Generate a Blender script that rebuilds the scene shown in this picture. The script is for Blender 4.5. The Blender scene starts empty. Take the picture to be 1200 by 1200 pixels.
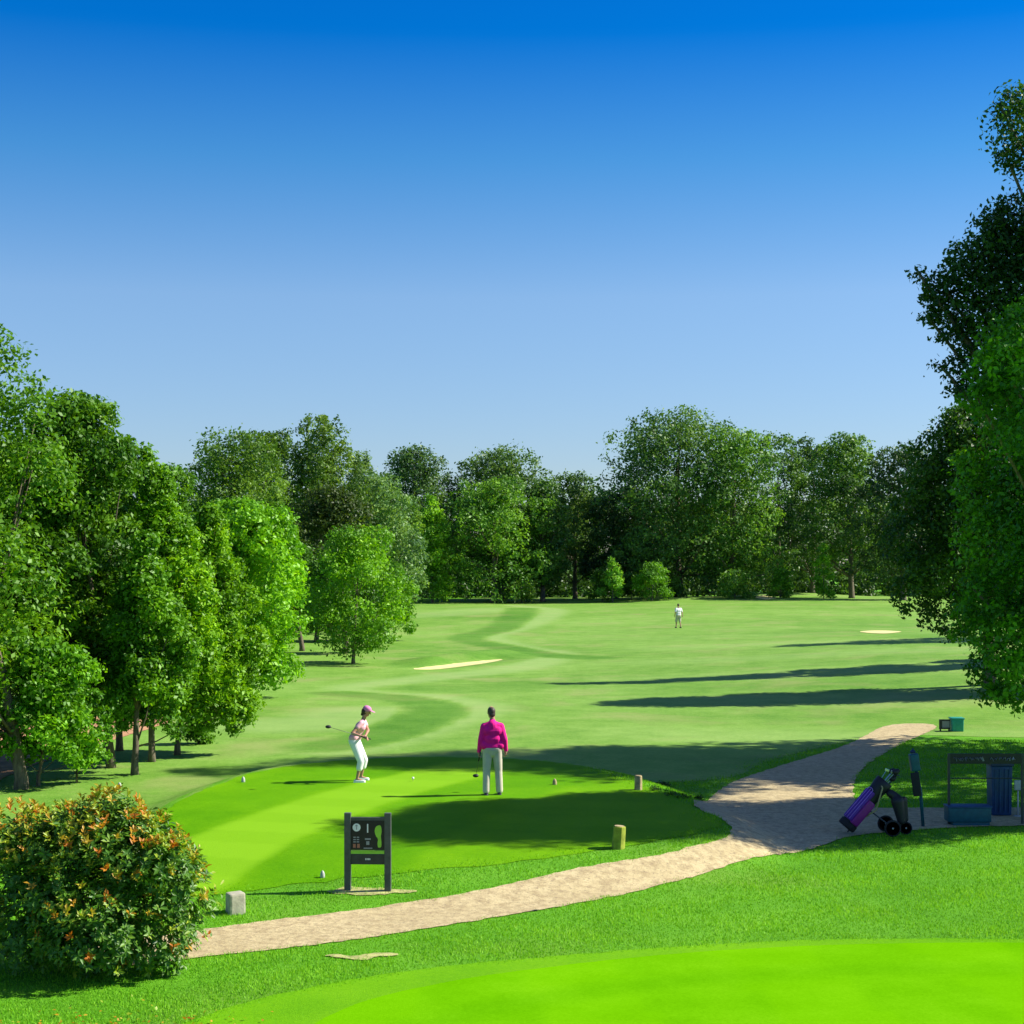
import bpy, math, random
import numpy as np
from mathutils import Vector, Matrix
R = math.radians
sc = bpy.context.scene
COL = sc.collection
random.seed(5)
rng = np.random.default_rng(11)

# ------------------------------------------------------------------ camera numbers
F, CX, HY, CAMZ = 1900.0, 600.0, 657.0, 5.1       # focal length in px of the 1200 px photo, horizon row

# ------------------------------------------------------------------ small geometry helpers
def catmull(pts, n=8, closed=True):
    P = np.array(pts, float); out = []; m = len(P)
    rngi = range(m) if closed else range(m - 1)
    for i in rngi:
        p0 = P[(i - 1) % m] if closed or i > 0 else P[0]
        p1 = P[i]; p2 = P[(i + 1) % m]
        p3 = P[(i + 2) % m] if closed or i + 2 < m else P[-1]
        for k in range(n):
            t = k / n
            out.append(.5 * ((2 * p1) + (-p0 + p2) * t + (2 * p0 - 5 * p1 + 4 * p2 - p3) * t * t + (-p0 + 3 * p1 - 3 * p2 + p3) * t ** 3))
    if not closed: out.append(P[-1])
    return np.array(out)

def seg_dist(X, Y, A, B):
    d = B - A; L = (d * d).sum() + 1e-12
    t = np.clip(((X - A[0]) * d[0] + (Y - A[1]) * d[1]) / L, 0, 1)
    return np.hypot(X - A[0] - t * d[0], Y - A[1] - t * d[1])

def sdf(X, Y, P):
    X = np.asarray(X, float); Y = np.asarray(Y, float)
    D = np.full(X.shape, 1e9); ins = np.zeros(X.shape, bool)
    m = len(P)
    for i in range(m):
        A = P[i]; B = P[(i + 1) % m]
        D = np.minimum(D, seg_dist(X, Y, A, B))
        c = ((A[1] > Y) != (B[1] > Y))
        dy = B[1] - A[1]
        if abs(dy) < 1e-12: continue
        ins ^= c & (X < (B[0] - A[0]) * (Y - A[1]) / dy + A[0])
    return np.where(ins, -D, D)

def polyd(X, Y, P):
    D = np.full(np.shape(X), 1e9)
    for i in range(len(P) - 1): D = np.minimum(D, seg_dist(X, Y, P[i], P[i + 1]))
    return D

def sstep(a, b, x):
    t = np.clip((x - a) / (b - a), 0, 1); return t * t * (3 - 2 * t)

def flat(px, py, z=0.0):
    Y = (CAMZ - z) * F / (py - HY); return ((px - CX) / F * Y, Y)

def zt(py): return .36 if py < 985 else max(.08, .36 - (py - 985) / 75 * .28)
# raised tee outline and other shapes of the ground
TEE = catmull([flat(a, b, zt(b)) for a, b in [(150, 985), (225, 930), (330, 897), (480, 886), (620, 889), (705, 901), (785, 928), (846, 958), (850, 980), (770, 998),
               (640, 1022), (480, 1040), (340, 1056), (255, 1068), (190, 1065), (140, 1030)]], 6)
BK1 = catmull([flat(a, b) for a, b in [(484, 781.5), (512, 777.5), (550, 773.2), (588, 770), (578, 773), (545, 777.8), (510, 781.8)]], 5)
BK2 = catmull([flat(a, b, .45) for a, b in [(1008, 739), (1030, 737), (1056, 739), (1040, 742.5), (1018, 741.5)]], 5)
def height(x, y):
    x = np.asarray(x, float); y = np.asarray(y, float)
    h = .55 * sstep(1, 24, x) * sstep(50, 66, y) * (1 - .6 * sstep(85, 130, y))
    h = h + .10 * np.sin(x * .11 + 1.3) * np.sin(y * .06) * sstep(45, 70, y)
    h = h + .30 * sstep(120, 165, y) * (1 - sstep(200, 240, y))
    m = (x > -16) & (x < 10) & (y > 18) & (y < 45)
    t = np.zeros(h.shape); 
    if np.any(m): t[m] = (.07 + .29 * sstep(23.0, 28.0, y[m])) * (1 - sstep(-.15, 1.3, sdf(x[m], y[m], TEE)))
    h = h + t
    m = (x > -9) & (x < 3) & (y > 68) & (y < 96)
    b = np.zeros(h.shape)
    if np.any(m):
        s = sdf(x[m], y[m], BK1); s2 = sdf(x[m], y[m] - 4.2, BK1)
        b[m] = -.12 * (1 - sstep(-.8, .6, s)) + .42 * (1 - sstep(-1.6, 2.2, s2)) * sstep(0, 1, s)
    h = h + b
    h = h + .5 * np.exp(-(((x - 36) / 7) ** 2 + ((y - 206) / 4) ** 2)) + .35 * np.exp(-(((x - 21) / 10) ** 2 + ((y - 190) / 5) ** 2))
    return h
def hz(x, y): return float(height(np.array([x]), np.array([y]))[0])
def at(px, py):
    z = 0.0
    for _ in range(40):
        x, y = flat(px, py, z); z = .5 * z + .5 * hz(x, y)
    x, y = flat(px, py, z)
    return Vector((x, y, hz(x, y)))
def zat(py, Y): return CAMZ + (HY - py) / F * Y
def xat(px, Y): return (px - CX) / F * Y

# ------------------------------------------------------------------ materials
def new_mat(name):
    m = bpy.data.materials.new(name); m.use_nodes = True
    nt = m.node_tree; b = nt.nodes['Principled BSDF']
    return m, nt, b
def N(nt, t, **k):
    n = nt.nodes.new(t)
    for a, v in k.items(): setattr(n, a, v)
    return n
def noise(nt, co, scale, detail=4, rough=.55, dist=0):
    n = N(nt, 'ShaderNodeTexNoise'); n.inputs['Scale'].default_value = scale; n.inputs['Detail'].default_value = detail
    n.inputs['Roughness'].default_value = rough; n.inputs['Distortion'].default_value = dist
    nt.links.new(co, n.inputs['Vector']); return n.outputs['Fac']
def ramp(nt, fac, stops):
    r = N(nt, 'ShaderNodeValToRGB'); cr = r.color_ramp
    while len(cr.elements) < len(stops): cr.elements.new(.5)
    for e, (p, c) in zip(cr.elements, stops): e.position = p; e.color = (*c, 1)
    nt.links.new(fac, r.inputs['Fac']); return r.outputs['Color']
def mixc(nt, fac, a, b, mode='MIX'):
    m = N(nt, 'ShaderNodeMix', data_type='RGBA', blend_type=mode)
    for sock, v in ((m.inputs[0], fac), (m.inputs[6], a), (m.inputs[7], b)):
        if hasattr(v, 'links'): nt.links.new(v, sock)
        elif isinstance(v, (int, float)): sock.default_value = v
        else: sock.default_value = (*v, 1)
    return m.outputs[2]
def math_n(nt, op, a, b=0.0, clamp=False):
    m = N(nt, 'ShaderNodeMath', operation=op, use_clamp=clamp)
    for s, v in ((m.inputs[0], a), (m.inputs[1], b)):
        if hasattr(v, 'links'): nt.links.new(v, s)
        else: s.default_value = v
    return m.outputs[0]
def maprange(nt, v, a, b, c=0, d=1):
    m = N(nt, 'ShaderNodeMapRange'); nt.links.new(v, m.inputs[0])
    for i, q in enumerate((a, b, c, d)): m.inputs[i + 1].default_value = q
    return m.outputs[0]
def coords(nt): return N(nt, 'ShaderNodeTexCoord').outputs['Object']
def bump(nt, b, h, strength=.3, dist=.02):
    n = N(nt, 'ShaderNodeBump'); n.inputs['Strength'].default_value = strength; n.inputs['Distance'].default_value = dist
    nt.links.new(h, n.inputs['Height']); nt.links.new(n.outputs[0], b.inputs['Normal'])

def grass_mat(name, dark, mid, light, dry=None, dryamt=.3, bumpd=.02, fine=18, mow=None, big=.12, spec=.12):
    m, nt, b = new_mat(name); co = coords(nt)
    n1 = noise(nt, co, big, 3); n2 = noise(nt, co, .9, 4); n3 = noise(nt, co, fine, 6, .7); n4 = noise(nt, co, fine * 4, 3, .6)
    s = math_n(nt, 'ADD', math_n(nt, 'MULTIPLY', n1, .30), math_n(nt, 'ADD', math_n(nt, 'MULTIPLY', n2, .25), math_n(nt, 'ADD', math_n(nt, 'MULTIPLY', n3, .3), math_n(nt, 'MULTIPLY', n4, .15))))
    c = ramp(nt, s, [(.405, dark), (.5, mid), (.60, light)])
    if dry:
        d = maprange(nt, noise(nt, co, .22, 5, .6, .4), .52, .68)
        c = mixc(nt, math_n(nt, 'MULTIPLY', d, dryamt), c, dry)
    if mow:
        a = N(nt, 'ShaderNodeAttribute', attribute_name='mow')
        dk, lt = mow
        c = mixc(nt, maprange(nt, a.outputs['Fac'], .5, 0), c, dk, 'MULTIPLY')
        c = mixc(nt, maprange(nt, a.outputs['Fac'], .5, 1), c, lt, 'MIX')
    nt.links.new(c, b.inputs['Base Color']); b.inputs['Roughness'].default_value = .75
    b.inputs['Specular IOR Level'].default_value = spec
    bump(nt, b, math_n(nt, 'ADD', n3, n4), .5, bumpd)
    return m

def simple_mat(name, col, rough=.6, metal=0, var=.18, scale=12, spec=.4, bmp=0):
    m, nt, b = new_mat(name); co = coords(nt); n = noise(nt, co, scale, 5)
    c = mixc(nt, maprange(nt, n, .3, .7), tuple(v * (1 - var) for v in col), tuple(min(1, v * (1 + var)) for v in col))
    nt.links.new(c, b.inputs['Base Color']); b.inputs['Roughness'].default_value = rough; b.inputs['Metallic'].default_value = metal
    b.inputs['Specular IOR Level'].default_value = spec
    if bmp: bump(nt, b, n, .4, bmp)
    return m

def leaf_mat(name, stops, transl=.35, rough=.5, tint=True, spec=.35):
    m, nt, b = new_mat(name)
    a = N(nt, 'ShaderNodeAttribute', attribute_name='var')
    c = ramp(nt, a.outputs['Fac'], stops)
    if tint:
        oi = N(nt, 'ShaderNodeObjectInfo'); c = mixc(nt, 1.0, c, oi.outputs['Color'], 'MULTIPLY')
    nt.links.new(c, b.inputs['Base Color']); b.inputs['Roughness'].default_value = rough
    b.inputs['Specular IOR Level'].default_value = spec
    t = N(nt, 'ShaderNodeBsdfTranslucent'); nt.links.new(mixc(nt, 1.0, c, (1.25, 1.15, .5), 'MULTIPLY'), t.inputs['Color'])
    ms = N(nt, 'ShaderNodeMixShader'); ms.inputs[0].default_value = transl
    nt.links.new(b.outputs[0], ms.inputs[1]); nt.links.new(t.outputs[0], ms.inputs[2])
    nt.links.new(ms.outputs[0], nt.nodes['Material Output'].inputs['Surface'])
    return m

M = {}
M['rough'] = grass_mat('rough grass', (.070, .25, .008), (.11, .34, .012), (.165, .42, .025), dry=(.24, .30, .06), dryamt=.35, bumpd=.05)
M['fairway'] = grass_mat('fairway grass', (.095, .235, .020), (.158, .310, .040), (.230, .385, .075), dry=(.29, .32, .11), dryamt=.55, bumpd=.02, fine=7, mow=((.52, .70, .40), (.30, .43, .14)), big=.06)
M['tee'] = grass_mat('tee turf', (.085, .26, .001), (.12, .315, .002), (.16, .365, .003), bumpd=.012, spec=.03, mow=((.72, .86, .7), (.19, .41, .012)))
M['green'] = grass_mat('putting turf', (.095, .325, .001), (.124, .38, .002), (.165, .435, .006), bumpd=.008, fine=30, spec=.0, mow=((.85, .91, 1), (.16, .445, .001)))
M['collar'] = grass_mat('collar turf', (.09, .29, .002), (.125, .345, .003), (.16, .385, .006), bumpd=.014, spec=.05)
def gravel():
    m, nt, b = new_mat('path gravel'); co = coords(nt)
    n1 = noise(nt, co, .5, 4); n2 = noise(nt, co, 22, 5, .75); n3 = noise(nt, co, 6, 5, .65)
    c = ramp(nt, n1, [(.3, (.46, .375, .19)), (.7, (.58, .48, .26))])
    c = mixc(nt, maprange(nt, n3, .42, .62), c, (.36, .28, .14)); c = mixc(nt, math_n(nt, 'MULTIPLY', maprange(nt, n2, .54, .64), .8), c, (.19, .14, .09))
    c = mixc(nt, maprange(nt, n2, .42, .30, 0, .7), c, (.60, .48, .33))
    nt.links.new(c, b.inputs['Base Color']); b.inputs['Roughness'].default_value = .9
    bump(nt, b, math_n(nt, 'ADD', n2, n3), .6, .02); return m
M['path'] = gravel()
M['sand'] = simple_mat('bunker sand', (.64, .58, .24), .9, var=.1, scale=2, bmp=.02)
M['earth'] = simple_mat('bare earth', (.36, .36, .13), .95, var=.4, scale=7, bmp=.03)
M['clay'] = simple_mat('orange earth', (.45, .24, .12), .95, var=.35, scale=3, bmp=.05)
G_STOPS = [(0, (.013, .045, .006)), (.45, (.046, .130, .008)), (.8, (.100, .225, .010)), (1, (.16, .30, .014))]
M['leaf'] = leaf_mat('leaves', G_STOPS, .35)
M['blade'] = leaf_mat('grass blades', [(0, (.10, .31, .008)), (.5, (.175, .47, .014)), (1, (.30, .60, .04))], .35, .6, tint=False, spec=.2)
M['bushleaf'] = leaf_mat('bush leaves', [(0, (.014, .055, .008)), (.35, (.07, .20, .012)), (.58, (.15, .30, .02)), (.66, (.34, .44, .03)), (.84, (.52, .30, .02)), (1, (.55, .13, .012))], .3, .45, tint=False, spec=.4)
def bark():
    m, nt, b = new_mat('bark'); co = coords(nt)
    mp = N(nt, 'ShaderNodeMapping'); mp.inputs['Scale'].default_value = (1, 1, .25); nt.links.new(co, mp.inputs[0])
    n = noise(nt, mp.outputs[0], 14, 6, .7); n2 = noise(nt, co, 2, 3)
    c = ramp(nt, n, [(.3, (.05, .038, .026)), (.6, (.17, .14, .095)), (.8, (.26, .22, .15))])
    c = mixc(nt, maprange(nt, n2, .5, .7, 0, .5), c, (.10, .14, .04))
    nt.links.new(c, b.inputs['Base Color']); b.inputs['Roughness'].default_value = .9; bump(nt, b, n, .8, .04); return m
M['bark'] = bark()
M['black'] = simple_mat('black painted timber', (.035, .04, .042), .5, var=.35, scale=8)
M['panel'] = simple_mat('black sign panel', (.012, .012, .016), .45, var=.1)
M['greypost'] = simple_mat('grey timber', (.075, .085, .08), .6, var=.3, scale=9)
M['white'] = simple_mat('white print', (.8, .8, .82), .6, var=.03)
M['greyprint'] = simple_mat('grey print', (.30, .30, .34), .6, var=.05)
M['redprint'] = simple_mat('brick red print', (.42, .16, .11), .6, var=.05)
M['limeprint'] = simple_mat('lime print', (.30, .62, .05), .6, var=.1)
M['wood'] = simple_mat('weathered wood', (.36, .29, .15), .85, var=.4, scale=9, bmp=.02)
M['moss'] = simple_mat('mossy wood', (.26, .30, .03), .9, var=.35, scale=9, bmp=.02)
M['stone'] = simple_mat('pale stone', (.40, .39, .28), .85, var=.2, scale=9, bmp=.02)
M['marker'] = simple_mat('marker grey', (.42, .44, .40), .5, var=.1)
M['skin'] = simple_mat('skin', (.42, .22, .14), .5, var=.08, scale=20)
M['hair'] = simple_mat('dark hair', (.035, .022, .016), .6, var=.3, scale=40)
M['greyhair'] = simple_mat('brown grey hair', (.06, .045, .035), .6, var=.3, scale=40)
M['pink'] = simple_mat('magenta cotton', (.88, .012, .26), .8, var=.1, scale=10, spec=.2)
M['palepink'] = simple_mat('pale pink cotton', (.78, .42, .50), .8, var=.07, scale=8, spec=.2)
M['cappink'] = simple_mat('pink cap', (.62, .20, .42), .7, var=.08, scale=8)
M['whitecloth'] = simple_mat('white cotton', (.78, .78, .80), .8, var=.05, scale=8, spec=.2)
M['khaki'] = simple_mat('stone coloured cotton', (.56, .51, .40), .8, var=.08, scale=8, spec=.2)
M['darkshoe'] = simple_mat('dark shoe', (.03, .03, .05), .5)
M['whiteshoe'] = simple_mat('white shoe', (.8, .8, .78), .5, var=.03)
M['metal'] = simple_mat('steel', (.55, .56, .58), .3, 1, var=.05)
M['dmetal'] = simple_mat('dark steel', (.10, .10, .12), .4, .6, var=.1)
M['rubber'] = simple_mat('rubber', (.02, .02, .022), .8)
M['purple'] = simple_mat('purple nylon', (.11, .02, .30), .45, var=.15)
M['magenta'] = simple_mat('plum nylon', (.26, .02, .22), .5, var=.15)
M['lilac'] = simple_mat('lilac trim', (.40, .20, .66), .5, var=.1)
M['blacknylon'] = simple_mat('black nylon', (.015, .014, .022), .55, var=.2)
M['teal'] = simple_mat('teal plastic', (.02, .30, .24), .45, var=.15)
M['tealdark'] = simple_mat('dark teal paint', (.006, .09, .12), .5, var=.2)
M['blue'] = simple_mat('blue plastic', (.006, .05, .14), .45, var=.2, scale=5)
M['navy'] = simple_mat('navy plastic', (.012, .03, .09), .45, var=.2, scale=5)
M['tan'] = simple_mat('tan strap', (.35, .28, .14), .7)

# ------------------------------------------------------------------ object helpers
def tag(o, label=None, cat=None, group=None, kind=None):
    if label: o['label'] = label
    if cat: o['category'] = cat
    if group: o['group'] = group
    if kind: o['kind'] = kind
    return o
def empty(name, loc, rz=0, sc_=1):
    o = bpy.data.objects.new(name, None); COL.objects.link(o); o.location = loc; o.rotation_euler = (0, 0, rz); o.scale = (sc_,) * 3
    o.empty_display_size = .3; return o
def link_mesh(name, me, mat, parent=None, smooth=False):
    me.name = name; me.materials.clear(); me.materials.append(mat)
    if smooth: me.polygons.foreach_set('use_smooth', np.ones(len(me.polygons), bool))
    o = bpy.data.objects.new(name, me); COL.objects.link(o)
    if parent: o.parent = parent
    return o
def np_mesh(name, V, Fc, k, var=None):
    """V (n,3), Fc (m,k) index array"""
    me = bpy.data.meshes.new(name); V = np.ascontiguousarray(V, np.float32); Fc = np.ascontiguousarray(Fc, np.int32)
    me.vertices.add(len(V)); me.vertices.foreach_set('co', V.ravel())
    me.loops.add(Fc.size); me.loops.foreach_set('vertex_index', Fc.ravel())
    me.polygons.add(len(Fc)); me.polygons.foreach_set('loop_start', np.arange(0, Fc.size, k, dtype=np.int32))
    me.update(calc_edges=True)
    if var is not None:
        a = me.attributes.new('var', 'FLOAT', 'FACE'); a.data.foreach_set('value', np.ascontiguousarray(var, np.float32))
    return me
class MB:
    def __init__(s): s.v = []; s.f = []
    def add(s, V, Fc):
        o = len(s.v); s.v += [tuple(p) for p in V]; s.f += [tuple(i + o for i in f) for f in Fc]; return s
    def box(s, c, size, rot=None, bev=0.0):
        x, y, z = (q / 2 for q in size); c = Vector(c)
        b = bev
        V = []
        if b <= 0:
            V = [Vector((i * x, j * y, k * z)) for i in (-1, 1) for j in (-1, 1) for k in (-1, 1)]
            Fc = [(0, 1, 3, 2), (4, 6, 7, 5), (0, 4, 5, 1), (2, 3, 7, 6), (0, 2, 6, 4), (1, 5, 7, 3)]
        else:
            import bmesh
            bm = bmesh.new(); bmesh.ops.create_cube(bm, size=1)
            for v in bm.verts: v.co = Vector((v.co.x * size[0], v.co.y * size[1], v.co.z * size[2]))
            bmesh.ops.bevel(bm, geom=bm.edges[:], offset=b, segments=2, profile=.6, affect='EDGES')
            bm.verts.index_update(); V = [v.co.copy() for v in bm.verts]; Fc = [tuple(v.index for v in f.verts) for f in bm.faces]; bm.free()
        if rot is not None: V = [rot @ v for v in V]
        return s.add([v + c for v in V], Fc)
    def tube(s, pts, rad, n=8, squash=1.0, cap=True):
        pts = [Vector(p) for p in pts]; k = len(pts)
        if not hasattr(rad, '__len__'): rad = [rad] * k
        up = None; V = []; Fc = []
        for i, p in enumerate(pts):
            d = (pts[min(i + 1, k - 1)] - pts[max(i - 1, 0)]).normalized()
            if up is None: up = Vector((0, 0, 1)) if abs(d.z) < .9 else Vector((1, 0, 0))
            a = up.cross(d); 
            if a.length < 1e-4: a = Vector((0, 1, 0)).cross(d)
            a.normalize(); b = d.cross(a).normalized(); up = b
            for j in range(n):
                t = 2 * math.pi * j / n; V.append(p + a * (math.cos(t) * rad[i]) + b * (math.sin(t) * rad[i] * squash))
        for i in range(k - 1):
            for j in range(n):
                Fc.append((i * n + j, i * n + (j + 1) % n, (i + 1) * n + (j + 1) % n, (i + 1) * n + j))
        if cap: Fc.append(tuple(range(n - 1, -1, -1))); Fc.append(tuple((k - 1) * n + j for j in range(n)))
        return s.add(V, Fc)
    def capsule(s, a, b, ra, rb, n=12):
        a = Vector(a); b = Vector(b); d = b - a; L = d.length
        if L < 1e-6: d = Vector((0, 0, 1)); L = 1e-6
        d = d.normalized(); pts = []; rs = []
        for t in (-90, -65, -40, -20, 0): pts.append(a + d * ra * math.sin(R(t))); rs.append(max(ra * math.cos(R(t)), .0008))
        for t in (0, 20, 40, 65, 90): pts.append(b + d * rb * math.sin(R(t))); rs.append(max(rb * math.cos(R(t)), .0008))
        q = [pts[0]]; r = [rs[0]]
        for p_, r_ in zip(pts[1:], rs[1:]):
            if (p_ - q[-1]).dot(d) > 1e-5: q.append(p_); r.append(r_)
        return s.tube(q, r, n)
    def ell(s, c, r, n=12, rot=None):
        V = []; Fc = []; m = n // 2 + 1; c = Vector(c)
        for i in range(m + 1):
            th = math.pi * i / m
            for j in range(n):
                ph = 2 * math.pi * j / n
                v = Vector((r[0] * max(math.sin(th), .01) * math.cos(ph), r[1] * max(math.sin(th), .01) * math.sin(ph), r[2] * math.cos(th)))
                if rot is not None: v = rot @ v
                V.append(v + c)
        for i in range(m):
            for j in range(n): Fc.append((i * n + j, (i + 1) * n + j, (i + 1) * n + (j + 1) % n, i * n + (j + 1) % n))
        Fc.append(tuple(range(n))); Fc.append(tuple(m * n + j for j in range(n - 1, -1, -1)))
        return s.add(V, Fc)
    def lathe(s, c, prof, n=24, axis='Z'):
        V = []; Fc = []; c = Vector(c)
        for r, z in prof:
            for j in range(n):
                t = 2 * math.pi * j / n; q = (r * math.cos(t), r * math.sin(t), z)
                if axis == 'X': q = (q[2], q[0], q[1])
                if axis == 'Y': q = (q[0], q[2], q[1])
                V.append(Vector(q) + c)
        for i in range(len(prof) - 1):
            for j in range(n): Fc.append((i * n + j, i * n + (j + 1) % n, (i + 1) * n + (j + 1) % n, (i + 1) * n + j))
        Fc.append(tuple(range(n - 1, -1, -1))); Fc.append(tuple((len(prof) - 1) * n + j for j in range(n)))
        return s.add(V, Fc)
    def mesh(s, name):
        me = bpy.data.meshes.new(name); me.from_pydata(s.v, [], s.f); me.validate(); me.update(); return me
    def build(s, name, mat, parent=None, smooth=False, remesh=0, it=4):
        me = s.mesh(name)
        if remesh:
            o = bpy.data.objects.new('tmp', me); COL.objects.link(o)
            md = o.modifiers.new('r', 'REMESH'); md.mode = 'VOXEL'; md.voxel_size = remesh
            sm = o.modifiers.new('s', 'SMOOTH'); sm.factor = .5; sm.iterations = it
            dg = bpy.context.evaluated_depsgraph_get(); me2 = bpy.data.meshes.new_from_object(o.evaluated_get(dg))
            bpy.data.objects.remove(o); me = me2; smooth = True
        return link_mesh(name, me, mat, parent, smooth)

# ------------------------------------------------------------------ the ground
def grow(a, b, step, far, ratio):
    c = list(np.arange(a, b + 1e-6, step)); s = step; lo, hi = a, b; L = []; H = []
    while hi < far: s *= ratio; hi += s; H.append(hi)
    s = step
    while lo > -far: s *= ratio; lo -= s; L.append(lo)
    return np.array(L[::-1] + c + H)
xs = grow(-16, 12, .2, 1500, 1.07); ys = grow(14, 44, .2, 1600, 1.045); ys = ys[ys > -300]
X, Y = np.meshgrid(xs, ys); Z = height(X.ravel(), Y.ravel())
def grid_faces(ny, nx):
    i = np.arange((ny - 1) * (nx - 1)); r = i // (nx - 1); c = i % (nx - 1); a = r * nx + c
    return np.stack([a, a + 1, a + 1 + nx, a + nx], 1)
W = lambda L, z=0.0: np.array([flat(a, b, z) for a, b in L])
FAIR = catmull(W([(-500, 985), (-500, 860), (-200, 815), (0, 800), (150, 790), (250, 775), (330, 752), (380, 738), (430, 722), (470, 712), (560, 703), (700, 701), (900, 701.5), (1060, 703), (1350, 712),
                  (1500, 760), (1500, 830), (1300, 862), (1180, 864), (1100, 862), (1040, 862), (980, 872), (900, 892), (850, 912), (700, 920), (480, 930), (260, 970), (160, 1000), (0, 1000), (-300, 1000)]), 6)
sf = sdf(X.ravel(), Y.ravel(), FAIR); Z = Z - .45 * sstep(.3, 3.5, -sf) * sstep(46, 60, Y.ravel())
me = np_mesh('ground', np.stack([X.ravel(), Y.ravel(), Z], 1), grid_faces(len(ys), len(xs)), 4)
tag(link_mesh('ground', me, M['rough'], None, True), kind='structure')

def sheet(name, P, cx, cy, zoff, mat, mow=None, jit=0.0, seed=0, extra=None):
    P = np.array(P, float)
    if jit:
        # subdivide the outline and wobble it
        Q = []
        for i in range(len(P)):
            A, B = P[i], P[(i + 1) % len(P)]; k = max(1, int(np.hypot(*(B - A)) / (jit * 2.5)))
            for j in range(k): Q.append(A + (B - A) * j / k)
        r = np.random.default_rng(seed); P = np.array(Q); P = P + r.normal(0, jit * .4, P.shape)
    x0, y0 = P.min(0) - 2 * np.array([cx, cy]); x1, y1 = P.max(0) + 2 * np.array([cx, cy])
    gx = np.arange(x0, x1, cx); gy = np.arange(y0, y1, cy); X, Y = np.meshgrid(gx, gy); X = X.ravel(); Y = Y.ravel()
    S = sdf(X, Y, P); Fc = grid_faces(len(gy), len(gx)); keep = (S[Fc] < 0).any(1); Fc = Fc[keep]
    used = np.unique(Fc); mp = np.full(len(X), -1); mp[used] = np.arange(len(used)); Fc = mp[Fc]; X = X[used]; Y = Y[used]; S = S[used]
    for _ in range(3):
        o = S > 1e-4
        if not o.any(): break
        e = .01; gxv = (sdf(X[o] + e, Y[o], P) - sdf(X[o] - e, Y[o], P)) / (2 * e); gyv = (sdf(X[o], Y[o] + e, P) - sdf(X[o], Y[o] - e, P)) / (2 * e)
        X[o] -= gxv * S[o]; Y[o] -= gyv * S[o]; S[o] = sdf(X[o], Y[o], P)
    Zz = height(X, Y) + zoff
    if extra is not None: Zz = Zz + extra(X, Y, S)
    me = np_mesh(name, np.stack([X, Y, Zz], 1), Fc, 4)
    if mow is not None:
        a = me.attributes.new('mow', 'FLOAT', 'POINT'); a.data.foreach_set('value', np.ascontiguousarray(mow(X, Y), np.float32))
    o = link_mesh(name, me, mat, None, True); tag(o, kind='structure'); return o, P

darkA = catmull(W([(612, 716), (606, 724), (585, 738), (545, 748), (585, 757), (640, 766), (700, 770)]), 6, False)
darkB = catmull(W([(395, 812), (470, 818), (510, 831), (485, 848), (430, 866), (380, 876)]), 6, False)
darkC = catmull(W([(500, 806), (560, 806), (640, 800)]), 6, False)
lightA = catmull(W([(600, 712), (650, 719), (615, 735), (572, 746), (602, 757), (648, 765), (610, 780), (500, 793), (420, 806), (505, 817), (556, 829), (515, 846), (455, 864), (395, 878)]), 6, False)
lightB = catmull(W([(430, 835), (400, 845), (330, 850)]), 6, False)
lightC = catmull(W([(470, 725), (530, 722), (585, 716)]), 6, False)
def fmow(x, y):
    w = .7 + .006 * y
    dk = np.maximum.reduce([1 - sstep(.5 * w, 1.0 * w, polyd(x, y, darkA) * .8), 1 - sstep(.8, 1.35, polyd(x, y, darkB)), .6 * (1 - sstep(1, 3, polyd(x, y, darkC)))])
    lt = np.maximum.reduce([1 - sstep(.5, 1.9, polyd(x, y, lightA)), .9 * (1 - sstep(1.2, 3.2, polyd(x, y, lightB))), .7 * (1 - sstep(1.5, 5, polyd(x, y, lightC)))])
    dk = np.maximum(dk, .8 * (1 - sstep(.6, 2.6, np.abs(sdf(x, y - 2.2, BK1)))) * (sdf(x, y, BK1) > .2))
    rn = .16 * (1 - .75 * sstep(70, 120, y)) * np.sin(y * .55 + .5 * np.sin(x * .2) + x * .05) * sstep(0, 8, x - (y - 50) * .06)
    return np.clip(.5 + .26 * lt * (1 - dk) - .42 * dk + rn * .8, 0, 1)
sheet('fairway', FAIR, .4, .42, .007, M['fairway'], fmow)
teeL = catmull(W([(150, 1040), (330, 965), (440, 928), (520, 908), (560, 898)], .36), 6, False)
def tmow(x, y):
    d = polyd(x, y, teeL)
    q = np.sin((x * .25 + y * .97) * 3.1); 
    return np.clip(.5 + .45 * (1 - sstep(.75, 1.1, d)) - .34 * (1 - sstep(.9, 1.3, np.abs(d - 2.2))) + .05 * np.sign(q), 0, 1)
TEES = catmull([flat(a, b, zt(b)) for a, b in [(150, 985), (225, 932), (330, 899), (480, 888), (620, 891), (702, 903), (778, 930), (834, 958), (836, 972), (755, 988), (640, 1006), (480, 1022), (340, 1036), (258, 1047), (195, 1045), (140, 1020)]], 6)
tee_o, TEEP = sheet('tee', TEES, .12, .12, .010, M['tee'], tmow, jit=.10)
PA = lambda L: np.array([tuple(at(a, b))[:2] for a, b in L])
PATHP = PA([(90, 1118), (150, 1102), (240, 1090), (330, 1078), (480, 1058), (600, 1036), (700, 1014), (775, 1002), (812, 992), (846, 984), (858, 973), (842, 958), (820, 949), (815, 938), (845, 925), (880, 909), (950, 887), (990, 874), (1015, 862),
           (1035, 852), (1060, 848.5), (1090, 849), (1096, 854), (1065, 868), (1035, 884), (1010, 902), (1000, 925), (1012, 945), (1080, 947), (1200, 947), (1420, 947), (1420, 968), (1200, 968), (1090, 972), (1000, 980),
           (970, 989), (900, 1003), (800, 1031), (700, 1055), (560, 1079), (400, 1104), (240, 1122), (150, 1132), (95, 1130)])
path_o, PATH = sheet('path', catmull(PATHP, 5), .1, .1, .014, M['path'], jit=.045, seed=3)
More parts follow.
